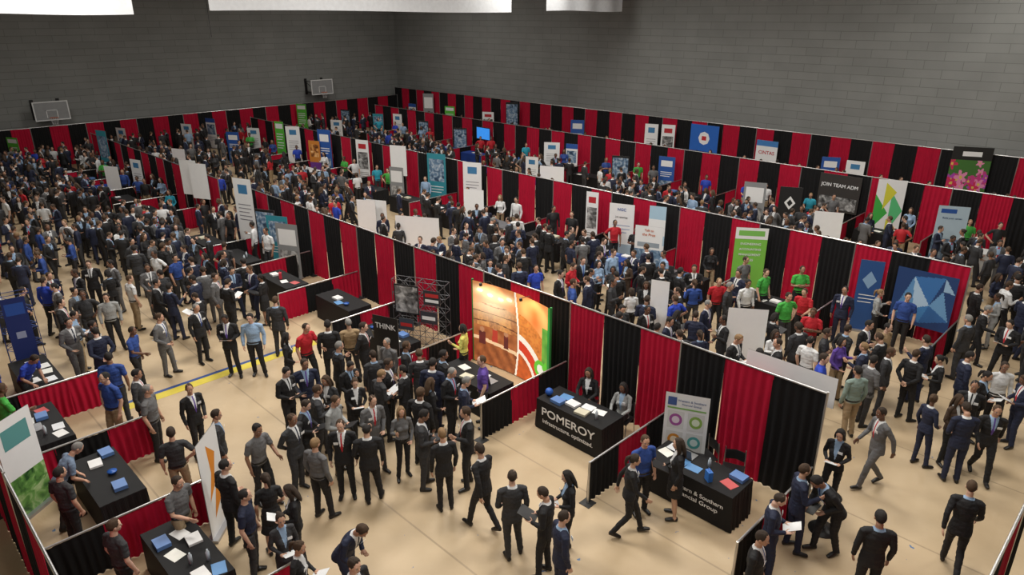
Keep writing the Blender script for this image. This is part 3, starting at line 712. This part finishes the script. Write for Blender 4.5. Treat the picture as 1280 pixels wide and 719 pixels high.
pb(812,283,2.1,200,None,.95,[('Talk to',.11,0,1.95,(.55,.12,.03)),('the Pros',.13,0,1.80,(.55,.12,.03))],'white with orange text and photo',W_,[((0,0,1,.60),ph_city),((.1,.64,.9,.72),(.3,.35,.4))])
pb(823,258,2.1,200,None,.6,[],'white and light blue',(.40,.58,.72),[((0,.55,1,.8),W_),((0,.0,1,.4),W_)]); pb(741,240,2.0,195,1,.5)
pb(941,285,2.4,215,None,1.0,[('ENGINEERING',.10,0,1.86,W_),('ACCOUNTING',.10,0,1.68,W_),('MANAGEMENT',.10,0,1.50,W_),('SALES',.10,0,1.32,W_)],'lime green and white lettered',(.20,.52,.07),[((0,.84,1,1),W_),((.1,.885,.9,.96),(.2,.5,.1)),((0,0,1,.12),W_)])
pb(545,192,2.1,200,5,1.0); pb(495,209,1.9,200,7,.8); pb(348,152,2,200,3,.7); pb(404,162,2,200,8,.9); pb(392,176,2.1,200,6,.8); pb(452,175,2,200,1,.8)
for a,b_,d in((376,130,3),(420,150,4),(431,137,2),(535,117,7),(640,127,2),(562,133,3),(590,203,4),(316,160,4),(232,155,4),(262,148,0),(150,160,4),(14,172,3),(124,158,5),(690,178,4),(657,158,7),(722,150,8),(575,160,2),(610,140,1),(330,262,2),(345,270,5),(357,280,7),(365,158,4),(290,165,8),(300,215,4)): pb(a,b_,2.0,U(195,215),d,.9)
pb(1117,225,2.4,205,None,1.05,[],'white with green and yellow triangles',W_,[([(.0,.15),(.5,.45),(.0,.75)],(.05,.40,.06)),([(.55,.1),(1,.5),(.55,.8)],(.1,.5,.2)),([(.3,.5),(.7,.8),(.3,.95)],(.65,.62,.05)),([(.5,.0),(.9,.2),(.5,.35)],(.65,.62,.05))])
pb(1194,258,2.3,205,None,1.0,[('Build your career',.09,0,1.85,(.05,.1,.2))],'pale blue',(.45,.58,.68),[((0,.0,1,.45),ph_city),((.1,.88,.6,.95),B_)])
rdm=random.Random(4); fl=[(rdm.random(),rdm.uniform(.15,.82),rdm.uniform(.10,.20),rdm.choice([(.55,.04,.22),(.40,.05,.42),(.75,.25,.45),(.6,.02,.1)])) for _ in range(44)]
def flower(u,v):
    if v>.82: return (.012,.012,.012) if not(.25<u<.75 and .88<v<.94) else W_
    if v<.1: return (.012,.012,.012)
    c=(.05,.16,.03)
    for a,b_,r,q in fl:
        dx=(u-a);dy=(v-b_)*1.7; d=math.hypot(dx,dy); an=math.atan2(dy,dx)
        if d<r*(.72+.28*math.cos(5*an+a*9)): c=q if d>r*.22 else (.7,.5,.1); 
    return c
pb(1218,184,2.9,205,None,1.55,[],'pink flower photo',K_,[],art=lambda t:raster(1.55,t-.06,flower,50,80,0,.06),mx=3.5)
pb(815,155,2.2,200,4,.8,mx=3.3); pb(836,156,2.2,200,1,.8,mx=3.3); pb(776,195,2.1,200,2,.9); pb(945,228,2.2,200,7,.9); pb(715,180,2,200,0,.7); pb(665,196,2,200,4,.7)
pb(990,234,2.0,205,None,.9,[],'black with white diamond',K_,[([(.5,.5),(.75,.65),(.5,.8),(.25,.65)],W_),([(.5,.57),(.63,.65),(.5,.73),(.37,.65)],K_)])
pb(1092,326,2.05,200,None,.62,[],'blue with pale mark',(.02,.08,.26),[([(.5,.6),(.8,.72),(.5,.85),(.2,.72)],(.25,.4,.6))]+lines(.15,.85,[.5,.45,.4],W_))
def sign(px,py,xl,w,h,bg,rects,texts,label,name='display_sign'):
    rx,ry,D=ray(px,py); t=xl/rx; y=ry*t; zc=H-D*t; named.append((xl,y))
    o=add(name,board_mesh(w,h,bg,rects,z0=-h/2),(xl,y,zc),-math.pi/2,label=label,cat='sign')
    for s,sz,tx,tz,c in texts: text(o,s,sz,tx,tz,-.014,c)
    return o
sign(1048,242,LC-.12,1.75,1.6,(.03,.026,.024),[((.05,.06,.95,.40),ph_grey)],[('JOIN TEAM ADM',.21,0,.33,W_)],'dark sign lettered in white hung on the drapes')
sign(880,173,LD-.15,1.8,1.5,(.015,.12,.50),[([(.3,.5),(.36,.32),(.5,.25),(.64,.32),(.7,.5),(.64,.68),(.5,.75),(.36,.68)],(.8,.8,.82)),((.42,.42,.58,.58),(.5,.02,.03))],[],'blue square sign with white round emblem')
sign(958,190,LD-.15,1.2,1.2,W_,[((0,.75,1,1),(.05,.2,.5))],[('CINTAS',.26,0,-.05,(.5,.02,.03))],'small white lettered sign on the drapes')
def feet(o,w,top):
    b_=BD()
    for s in(-1,1): b_.bx((s*w*.4-.02,s*w*.4+.02,-.2,.2,0,.03)); b_.bx((s*w*.4-.012,s*w*.4+.012,.008,.03,.02,top-.05))
    b_.bx((-w*.4,w*.4,.01,.03,.10,.13)); add('board_feet',b_.me('feet',[M_METAL]),parent=o)
def wboard(px,py,top,w,h,az,label='blank white display board standing on the floor'):
    x,y,top=fit(px,py,top); named.append((x,y)); o=add('display_board',board_mesh(w,h,(.88,.89,.90),[],z0=top-h),(x,y,0),math.radians(az)+math.pi/2,label=label,cat='board')
    feet(o,w,top); tabs.append((x,y,.55,.55)); return o
wboard(936,386,2.0,.95,1.9,215); wboard(826,351,2.0,.5,1.9,200); wboard(521,271,1.9,1.7,1.2,210); wboard(457,250,2,.8,1.4,210); wboard(690,208,2,1.2,1.0,205); wboard(1037,265,1.9,1.0,1.3,205)
for px,py in((232,192),(245,200),(222,186),(138,208),(497,182),(470,250),(592,237)): wboard(px,py,1.95,.9,1.5,205)
o=add('display_board',board_mesh(1.75,.62,(.85,.86,.88),[],z0=1.98),(12.0,4.55,0),-math.pi/2,label='white panel standing just behind the drapes',cat='board'); feet(o,1.75,2.1)
def oct_(cx,cy,rx,ry): return [(cx+rx*math.cos(i*math.pi/8),cy+ry*math.sin(i*math.pi/8)) for i in range(16)]
ic=[]
for cx,cy,c,c2 in((.27,.64,(.35,.08,.32),(.75,.65,.75)),(.73,.64,(.25,.42,.08),(.7,.78,.6)),(.27,.36,(.62,.25,.03),(.85,.72,.55)),(.73,.36,(.08,.35,.35),(.6,.75,.75))): ic+=[((cx-.19,cy-.12,cx+.19,cy+.12),(.66,.67,.66)),(oct_(cx,cy,.15,.085),c),(oct_(cx,cy,.09,.05),c2)]
o=banner(10.98,6.05,205,.86,1.72,W_,ic+[((.06,.84,.26,.95),(.05,.1,.3)),((.06,.795,.94,.815),(.2,.42,.10))]+lines(.12,.88,[.18,.14,.10],(.3,.3,.3)),'white with four coloured icons',
 [('W&S',.07,-.29,1.54,W_),('Western & Southern',.065,.09,1.57,(.1,.15,.3)),('Financial Group',.06,.09,1.49,(.1,.15,.3))])
tw=table(10.28,5.3)
def cloth_text(tbl,lst):
    for s,sz,dy,z,w in lst:
        l=text(tbl,s,sz,0,0,0,(.75,.75,.75),w); l.location=(-.402,-dy,z); l.rotation_euler=(math.pi/2,0,-math.pi/2)
cloth_text(tw,[('Western & Southern',.12,.22,.48,1.10),('Financial Group',.12,.22,.34,.90)])
clutter(10.28,5.3,14)
tp=table(10.38,8.3); cloth_text(tp,[('POMEROY',.27,0,.50,1.50),('infrastructure. optimized.',.14,0,.27,1.42)]); clutter(10.38,8.3,12)
person(11.08,8.62,'t_wom',200,'black','black','dark brown'); person(11.08,7.66,'t_wom',190,'light_grey','black','black')
chair(11.08,8.62,200); chair(11.08,7.66,190); chair(11.1,5.0,200); chair(11.12,5.65,150)
bl=BD(); bl.ell((0,0,.09),(.09,.09,.09),0,18,12); add('ball',bl.me('ball',[cm((.02,.10,.42),.4)],True),(10.28,9.10,.756),label='blue foam ball on the black table',cat='ball')
# glowing mural
def mix(a,b,t): t=max(0,min(1,t)); return tuple(p*(1-t)+q*t for p,q in zip(a,b))
def mural(u,v):
    n1=mn.noise(Vector((u*16,v*14,3)))*.5+.5; n2=mn.noise(Vector((u*44,v*40,7)))*.5+.5; n3=mn.noise(Vector((u*7,v*6,1)))*.5+.5
    x=u*2.7; y=v*2.3
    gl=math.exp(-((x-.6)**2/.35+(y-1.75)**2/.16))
    e=1.42+.10*math.sin(y*1.5)
    if x<e-.03:
        sk=(x-.7)*.16   # shelves and ceiling converge toward the middle
        if y>1.80-abs(sk):
            c=mix((.40,.10,.02),(.75,.28,.07),n1)
            for cx,cy in((.22,2.08),(.55,2.0),(.90,1.97),(1.2,2.04)):
                d=math.hypot((x-cx)*.8,(y-cy)*1.6)
                if d<.08: return (1,.92,.72)
                c=mix(c,(1,.72,.38),math.exp(-(d/.18)**2))
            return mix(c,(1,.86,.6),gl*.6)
        if y>1.10:
            yy=(y-1.45)/(1+abs(x-.7)*.45)+1.45
            ci=int((x+.02)/.19+n3*.6); ri=int((yy-1.05)/.21)
            fy=(yy-1.05)/.21-ri
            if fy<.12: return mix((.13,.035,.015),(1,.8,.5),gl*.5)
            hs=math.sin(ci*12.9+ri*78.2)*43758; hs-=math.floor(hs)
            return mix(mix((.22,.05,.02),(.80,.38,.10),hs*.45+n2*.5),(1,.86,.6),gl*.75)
        for cx,top,wd in((.28,.98,.20),(.70,1.12,.17),(1.08,1.05,.15)):
            if math.hypot(x-cx,(y-top))<.075: return (.45,.22,.12)
            if abs(x-cx)<wd*.5+.03*(top-y) and top-.42<y<top-.06: return mix((.05,.02,.02),(.45,.05,.03),1 if cx==.7 else n1*.4)
        if .62<y+sk*.5<.72: return (.85,.60,.36)
        if y<.62:
            return mix((.16,.04,.015),(.48,.16,.05),n1*.6+n2*.3+.2*math.sin((x*1.2+y*.8)*14))
        return mix((.22,.06,.02),(.52,.18,.06),n1)
    if x<e+.03: return (.9,.86,.75)
    if x>2.62: return (.02,.25,.04)
    d2=math.hypot(x-2.36,y-.55); an=math.atan2(y-.55,x-2.36)
    if .13<d2<.24 and not(.2<an<1.0): return (.12,.55,.04)
    if abs(an-.6)<.35 and .1<d2<.33: return (.12,.55,.04)
    if d2<.13: return (.80,.83,.72)
    d=math.hypot((x-1.2),(y+.2))
    if d<.95: return mix((.25,.03,.01),(.75,.16,.03),n1)
    if d<1.05: return (.88,.84,.74)
    if d<1.30: return (.62,.05,.02)
    if d<1.46: return (.88,.84,.74)
    if x>2.42 and y<1.7: return mix((.03,.22,.03),(.22,.5,.07),n1)
    if d<2.0: return mix((.30,.05,.01),(.90,.34,.07),n1*.6+n2*.5)
    return mix((.70,.16,.03),(.95,.52,.18),n3)
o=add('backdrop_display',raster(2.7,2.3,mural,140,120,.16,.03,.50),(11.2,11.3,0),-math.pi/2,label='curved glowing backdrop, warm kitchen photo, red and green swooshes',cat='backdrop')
for s in(-1,1):
    b_=BD(); b_.loft([(s*1.37,.02,0),(s*1.37,.02,2.36)],[.03,.03],0,n=8,cap=0); add('frame_post',b_.me('frame',[cm((.02,.2,.04),.5)]),parent=o)
for s in(-.7,.7):
    b_=BD(); b_.loft([(s,.12,2.33),(s,.0,2.47),(s,-.32,2.50)],[.008,.008,.008],0,n=6,cap=0); b_.loft([(s,-.32,2.50),(s,-.30,2.44)],[.03,.045],0,n=10,cap=0); add('spotlight',b_.me('spotlight',[M_DARK]),parent=o,label='small black clip-on spotlight')
    l=bpy.data.lights.new('spot_lamp','SPOT'); l.energy=24; l.color=(1,.85,.6); l.spot_size=math.radians(110); l.shadow_soft_size=.08; lo_=bpy.data.objects.new('spot_lamp',l); COL.objects.link(lo_); lo_.parent=o; lo_.location=(s,-.36,2.42); lo_.rotation_euler=(math.radians(25),0,0)
table(9.75,11.0,'black',0); clutter(9.75,11.0,10)
def truss(x,y,az,w,h,panels,label,dark=(.5,.5,.52)):
    o=add('truss_display',None,(x,y,0),math.radians(az)+math.pi/2,label=label,cat='display')
    b_=BD(); nx=max(1,int(w/.4)); nz=max(1,int(h/.4)); t=.009; D_=.3
    for dy in(0,D_):
        for i in range(nx+1): b_.loft([(-w/2+w*i/nx,dy,0),(-w/2+w*i/nx,dy,h)],[t,t],0,n=5,cap=0)
        for j in range(nz+1): b_.loft([(-w/2,dy,h*j/nz+.01),(w/2,dy,h*j/nz+.01)],[t,t],0,side=(0,1,0),n=5,cap=0)
        for i in range(nx):
            for j in range(nz):
                xa=-w/2+w*i/nx; xb=xa+w/nx; za=h*j/nz; zb=za+h/nz
                b_.loft([(xa,dy,za+.01),(xb,dy,zb)],[t*.7]*2,0,side=(0,1,0),n=4,cap=0); b_.loft([(xb,dy,za+.01),(xa,dy,zb)],[t*.7]*2,0,side=(0,1,0),n=4,cap=0)
    for i in range(nx+1):
        for j in range(nz+1): b_.loft([(-w/2+w*i/nx,0,h*j/nz+.01),(-w/2+w*i/nx,D_,h*j/nz+.01)],[t]*2,0,n=4,cap=0)
    add('truss_frame',b_.me('truss_frame',[cm(dark,.4,.5)]),parent=o)
    for px,pn in panels: p=add('printed_panel',board_mesh(*pn),parent=o); p.location=(px,-.03,0)
    return o
truss(10.6,14.2,205,1.6,2.0,[(-.35,(.75,.85,K_,[((.05,.05,.95,.95),ph_grey)],0,1.05)),(.42,(.5,.42,(.03,.03,.035),[((.1,.55,.9,.8),(.5,.03,.03)),((.1,.2,.9,.4),W_)],0,1.4)),(.30,(.5,.35,(.04,.04,.05),[((.1,.3,.9,.6),W_)],0,.85)),(-.4,(.45,.35,(.05,.06,.08),[((.1,.3,.9,.6),(.5,.03,.03))],0,.55))],'open dark lattice pop-up display with small red and white panels',(.12,.12,.13))
def peaks(u,v):
    tri=[((.02,.10),(.30,.88),(.36,.30),(.10,.26,.50)),((.30,.88),(.62,.42),(.36,.30),(.42,.58,.74)),((.36,.30),(.62,.42),(.50,.06),(.05,.20,.46)),((.62,.42),(.80,.72),(.97,.20),(.14,.32,.56)),((.50,.06),(.62,.42),(.97,.20),(.03,.13,.36)),((.30,.88),(.80,.95),(.62,.42),(.04,.16,.42)),((.80,.95),(.99,.70),(.80,.72),(.30,.46,.64)),((.02,.10),(.36,.30),(.50,.06),(.03,.10,.30))]
    for a,b_,c,col in tri:
        def sg(p,q): return (u-q[0])*(p[1]-q[1])-(p[0]-q[0])*(v-q[1])
        s=[sg(a,b_),sg(b_,c),sg(c,a)]
        if all(q>=0 for q in s) or all(q<=0 for q in s): return col
    return (.012,.045,.16)
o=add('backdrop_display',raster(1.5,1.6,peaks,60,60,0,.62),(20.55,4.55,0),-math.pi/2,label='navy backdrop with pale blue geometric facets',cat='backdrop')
b_=BD(); [b_.bx((s*.7-.02,s*.7+.02,.004,.04,0,2.20)) for s in(-1,1)]; b_.bx((-.72,.72,.004,.04,2.16,2.20)); add('support_frame',b_.me('frame',[M_METAL]),parent=o)
truss(2.5,19.9,262,.75,2.3,[(0,(.5,1.8,(.010,.025,.14),[((.1,.75,.9,.92),(.02,.08,.35)),((.3,.4,.7,.5),(.3,.35,.5))],0,.45))],'slim dark navy lattice truss tower display',(.03,.06,.22))
pb(481,396,1.75,200,None,.75,[('THINK',.2,0,1.48,W_)],'black lettered',K_,[((.1,.2,.9,.5),ph_grey)])
table(9.6,14.3); clutter(9.6,14.3,7); table(10.1,17.3); clutter(10.1,17.3,3); table(9.7,20.2); clutter(9.7,20.2,5)
# left booths
banner(3.5,10.98,315,.8,2.0,W_,[([(.2,.35),(.5,.45),(.75,.75),(.4,.9),(.45,.6)],(.72,.25,.02)),([(.3,.15),(.8,.3),(.6,.5)],(.72,.25,.02))],'white with orange figure mark')
banner(1.25,13.95,305,.8,2.05,W_,[((.0,.0,1,.4),ph_green),((.15,.7,.85,.9),(.1,.3,.3))],'white and green')
table(2.3,12.95,'black'); clutter(2.3,12.95,14); table(2.55,9.9,'black'); clutter(2.55,9.9,14); table(1.9,15.8,'black'); clutter(1.9,15.8,12); table(2.4,18.6); clutter(2.4,18.6,10)
person(1.55,13.0,'p_lean',0,'blue_plaid','charcoal','grey'); person(1.7,10.1,'p_relax',10,'charcoal','black','brown'); person(1.35,16.0,'p_reach',10,'green','khaki'); person(1.6,18.4,'h_relax',0,'royal_blue','black'); person(1.5,12.2,'p_relax',20,'charcoal','black','black')
b_=BD(); b_.loft([(0,0,0),(0,0,.02),(0,0,.05)],[.25,.25,.03],0,n=20,cap=0); add_c=add('bar_stool',b_.me('stool_base',[M_DARK],True),(*P(1028,662,0),0),label='round black pedestal stool',cat='stool')
b_=BD(); b_.loft([(0,0,.04),(0,0,.72)],[.03,.03],0,n=12,cap=0); add('pedestal',b_.me('pedestal',[M_METAL],True),parent=add_c)
b_=BD(); b_.loft([(0,0,.70),(0,0,.73),(0,0,.76)],[.2,.22,.19],0,n=24,cap=0); add('seat',b_.me('seat',[M_DARK],True),parent=add_c)
CR=[]
def booth(xl,yc,staff=True):
    xt=xl-1.95
    if not vis(xt,yc,.7,40): return
    if xl!=LD:
        col=random.choice(['black','black','black','black','white','blue','grey'])
        table(xt,yc+U(-.2,.2),col); clutter(xt,yc,4 if yc<20 else 2)
    for pr in(.6,.25):
        d=random.choice(DES); bx_,by_=xl-.6-.15*(pr<.5),yc+(random.choice([-.9,.9]) if pr>.5 else U(-.2,.2))
        if R()<pr and not any(abs(bx_-a)<3 and abs(by_-c-(bx_-a)*by_/bx_)<2.0 for a,c in named): banner(bx_,by_,U(185,215),.85,U(1.9,2.15),d[1],d[2],d[0])
    if staff:
        for k in range(random.choice([1,2])): CR.append((xl-1.15,yc+(-.5 if k==0 else .45),fac(U(-40,20)),'staff'))
for i in range(6,14):
    if i!=8: booth(LA,5.2+3*i)
for i in range(14):
    if i!=0: booth(LB,5.2+3*i)
for i in range(14): booth(LC,5.2+3*i)
for i in range(-1,15): booth(LD,5.2+3*i)
o=sign(604,167,LC-.5,1.3,.8,K_,[((.04,.06,.96,.94),cm((.03,.2,.6),.3,em=1.0))],[],'flat screen with a blue picture above a booth','television'); o['category']='television'
b_=BD(); z_=o.location.z; b_.bx((-.03,.03,.01,.05,-z_,0)); b_.bx((-.3,.3,-.2,.25,-z_,-z_+.03)); add('screen_stand',b_.me('screen_stand',[M_DARK]),parent=o)
# ---------------- hoops ----------------
def hoop(x,z):
    o=add('basketball_hoop',None,(x,YW-.02,z),0,label='white-framed basketball backboard with orange rim on wall bracket',cat='basketball hoop',group='wall basketball hoops')
    b_=BD(); b_.bx((-.91,.91,-1.25,-1.22,-.53,.53)); 
    for a in((-.94,.94,-1.27,-1.2,-.56,-.50),(-.94,.94,-1.27,-1.2,.50,.56),(-.94,-.88,-1.27,-1.2,-.5,.5),(.88,.94,-1.27,-1.2,-.5,.5),(-.3,-.26,-1.27,-1.25,-.4,.06),(.26,.3,-1.27,-1.25,-.4,.06),(-.3,.3,-1.27,-1.25,.02,.06)): b_.bx(a,1)
    add('backboard',b_.me('backboard',[cm((.30,.31,.32),.3),M_WHITE]),parent=o)
    b_=BD(); pts=[(.23*math.cos(a*math.pi/8),-1.52+.23*math.sin(a*math.pi/8),-.38) for a in range(17)]; b_.loft(pts,[.012]*17,0,side=(0,0,1),n=6,cap=0); add('rim',b_.me('rim',[cm((.6,.12,.02))]),parent=o)
    b_=BD()
    for k in range(12):
        a=k*math.pi/6; a2=a+.5; b_.loft([(.23*math.cos(a),-1.52+.23*math.sin(a),-.38),(.13*math.cos(a2),-1.52+.13*math.sin(a2),-.8)],[.006,.006],0,n=4,cap=0)
    add('net',b_.me('net',[M_WHITE]),parent=o)
    b_=BD()
    for sx in(-.7,.7):
        for zz in(-.4,.4): b_.loft([(sx,0,zz),(sx*.7,-1.2,zz)],[.03,.03],0,n=6,cap=0)
        b_.loft([(sx,0,.4),(sx*.7,-1.2,-.4)],[.02,.02],0,n=6,cap=0); b_.bx((sx-.1,sx+.1,-.03,.0,-.6,.6))
    add('wall_bracket',b_.me('wall_bracket',[M_DARK]),parent=o)
hoop(10.8,3.35); hoop(29.3,3.55)
def hang(x0,x1,y,zb):
    V=[];Fc=[];n=60; w=x1-x0
    for j in range(5):
        for i in range(n+1): V.append((w*i/n,.05*math.sin(i*.35+j*.2)*(1 if j<4 else .3),zb+(ZC-.9-zb)*j/4+.03*math.sin(i*.1)*(j==0)))
    for j in range(4):
        for i in range(n): a=j*(n+1)+i; Fc.append((a,a+1,a+n+2,a+n+1))
    o=add('hanging_banner',mesh('hb',V,Fc,[cm((.66,.68,.71),.7)],None,True),(x0,y,0),label='plain white fabric banner hanging high from the ceiling',cat='banner',group='ceiling banners')
    b_=BD(); b_.loft([(0,0,ZC-.9),(w,0,ZC-.9)],[.05,.05],0,side=(0,0,1),n=8,cap=0)
    for k in range(3): b_.loft([(w*(.1+.4*k),0,ZC-.9),(w*(.1+.4*k),0,ZC)],[.01,.01],0,n=5,cap=0)
    add('hanging_rail',b_.me('rail',[M_METAL]),parent=o)
hang(2.0,8.55,26,8.76); hang(11.05,26,26,8.88); hang(28.5,35,26,8.95)
b_=BD(); b_.loft([(0,0,8.0),(0,0,ZC)],[.012,.012],0,n=6,cap=0); add('ceiling_cord',b_.me('cord',[M_DARK]),(11.1,26.3,0),label='thin cord hanging down from the ceiling',cat='cord')
# ---------------- crowd ----------------
for p,n in zip(pos,near_list): person(p[0],p[1],n[2],n[3],n[4],n[5],n[6])
def hidden(x,y):
    for xl in(LA,LB,LC):
        if x>xl:
            yl=y*xl/x
            if 3.7<yl<45.7 and not(xl==LA and 26.7<yl<28.7) and H-(H-1.78)*xl/x<2.44: return True
    return False
def free(x,y,d=.5):
    if any(abs(x-a)<c-.05 and abs(y-b_)<e-.05 for a,b_,c,e in tabs): return False
    for xl in(LA,LB,LC,LD):
        if abs(x-xl)<.35: return False
    if any((x-a)**2+(y-b_)**2<d*d for a,b_ in occ): return False
    a,b_=proj(x,y,1.5)
    return -20<a<1300 and -20<b_<760
CR2=[]
for q in CR:
    if free(q[0],q[1],.45) and not hidden(q[0],q[1]): occ.append((q[0],q[1])); CR2.append(q)
CR=CR2
def on_div(x,y):
    yy=(y-3.7)%3; near_=min(yy,3-yy)<.36
    for xl in(LA,LB,LC):
        if xl-3.25<x<xl and near_ and 3.3<y<46: return True
    return x<4.0 and any(abs(y-q)<.36 for q in(8.3,11.3,14.3,17.2))
def groups(x0,x1,y0,y1,N):
    c=0;tr=0
    while c<N and tr<N*25:
        tr+=1; gx,gy=U(x0,x1),U(y0,y1)
        if mn.noise(Vector((gx*.33,gy*.33,5.0)))<-.12: continue
        n=random.choice([1,2,2,3,3,4,5,6]); r=.38 if n==2 else (.0 if n==1 else .5+.07*max(0,n-4)); a0=U(0,360)
        for k in range(n):
            a=math.radians(a0+360*k/n+U(-12,12)); x=gx+r*math.cos(a); y=gy+r*math.sin(a)
            if not(x0-.3<x<x1+.3 and y0-.3<y<y1+.3): continue
            if free(x,y) and not hidden(x,y) and not on_div(x,y):
                occ.append((x,y)); CR.append((x,y,math.degrees(a)+180+U(-25,25) if n>1 else U(0,360),'g')); c+=1
groups(3.2,6.6,18.0,21.5,12); groups(6.5,9.0,19,24,18); groups(2.5,5.5,22,28,18); groups(6.6,10.3,24,32,50); groups(3,6,28,34,14); groups(3,11,34,48.5,112); groups(11.5,34,46.2,49.6,45)
groups(13.2,18.2,4,9,12); groups(13.2,18.4,9,14,26); groups(13.2,18.6,14,22,64); groups(13,19,22,45.5,130); groups(23.4,29,4,20,95); groups(23.4,29,20,45.5,90); groups(33.3,35.6,4,48,50)
groups(13.5,20,-1.5,2.9,4); groups(20,34,-5,3.2,22); groups(8,11.3,26.7,28.6,6)
MK=['s_relax']*2+['s_hold']*4+['s_gest']*3+['s_talk']*3+['s_read','s_walk','s_back','s_side','s_reach','s_side','h_relax','h_talk','h_hold','p_relax','p_hip','w_hold','w_top','w_relax','w_skirt','w_walk']
def choose(k):
    if k=='staff':
        return random.choice(['p_relax','p_reach','p_hip','h_relax','w_top','p_cross']),random.choice(['blue','royal_blue','red','green','white','light_blue','black','grey','teal'])
    key=random.choice(MK); t=VAR[key]['top']
    if t=='suit': return key,random.choice(['black']*6+['charcoal']*2+['navy']*4+['grey'])
    return key,random.choice(['white','white','light_blue','blue','charcoal','charcoal','grey','black','black','navy','royal_blue','red'])
CR.sort(key=lambda q:q[0]**2+q[1]**2)
NI=300-len([o for o in bpy.data.objects if o.name.startswith('person')])
print('crowd',len(CR),'individual',NI)
for x,y,az,k in CR[:NI]:
    key,c=choose(k); person(x,y,key,az,c,near=(x*x+y*y<600))
V=[];Fc=[];Cc=[]
for x,y,az,k in CR[NI:]:
    key,c=choose(k); v=VAR[key]; lv,lf_,lt_=v['lo']; s=U(.93,1.02); m=T(x,y,0)@Matrix.Rotation(math.radians(az)-math.pi/2,4,'Z')@Matrix.Scale(s,4)
    b0=len(V); V+=[m@q for q in lv]; Fc+=[tuple(i+b0 for i in f) for f in lf_]
    bot=c if v['top'] in('suit','dress') else random.choice(['black','charcoal','khaki'])
    tint=[random.choice(SK),CL[c],random.choice([CL['white'],CL['light_blue']]),random.choice([CL['red'],CL['navy']]),CL[bot],(.01,.01,.01),(.02,.02,.02),(.3,.1,.1),random.choice(HR[:4])[1] if R()<.94 else HR[4][1]]
    for f,t in zip(lf_,lt_): Cc+= [(*tint[min(t,8)],1)]*len(f)
if Fc:
    m,nt,b=newmat('crowd_cloth'); a=nt.nodes.new('ShaderNodeAttribute'); a.attribute_name='tint'; nt.links.new(a.outputs['Color'],b.inputs['Base Color']); b.inputs['Roughness'].default_value=.7
    me=mesh('crowd',V,Fc,[m],None,True); at=me.attributes.new('tint','FLOAT_COLOR','CORNER'); at.data.foreach_set('color',[q for c in Cc for q in c])
    o=add('crowd',me,label='dense crowd of distant people in mostly dark business clothes',cat='crowd'); o['kind']='stuff'
# ---------------- lights ----------------
def light(x,y,e,s=3.0,c=(1,.96,.89)):
    l=bpy.data.lights.new('ceiling_light','AREA'); l.energy=e; l.size=s; l.color=c; o=bpy.data.objects.new('ceiling_light',l); COL.objects.link(o); o.location=(x,y,ZC-.3)
    o['label']='large square ceiling light panel'; o['category']='lamp'
for x,y,e in((-3,-2,480),(3,6,440),(11,3,560),(8,13,860),(17,9,680),(6,23,700),(16,20,760),(26,10,580),(6,36,560),(16,34,600),(27,24,580),(28,40,560),(33,6,330),(20,-3,360)): light(x,y,e)  # first entry: unseen light added behind the camera to brighten camera-facing surfaces
w=bpy.data.worlds.new('world'); scn.world=w; w.use_nodes=True; w.node_tree.nodes['Background'].inputs[0].default_value=(.3,.3,.32,1); w.node_tree.nodes['Background'].inputs[1].default_value=.2
print('objects',len(bpy.data.objects))
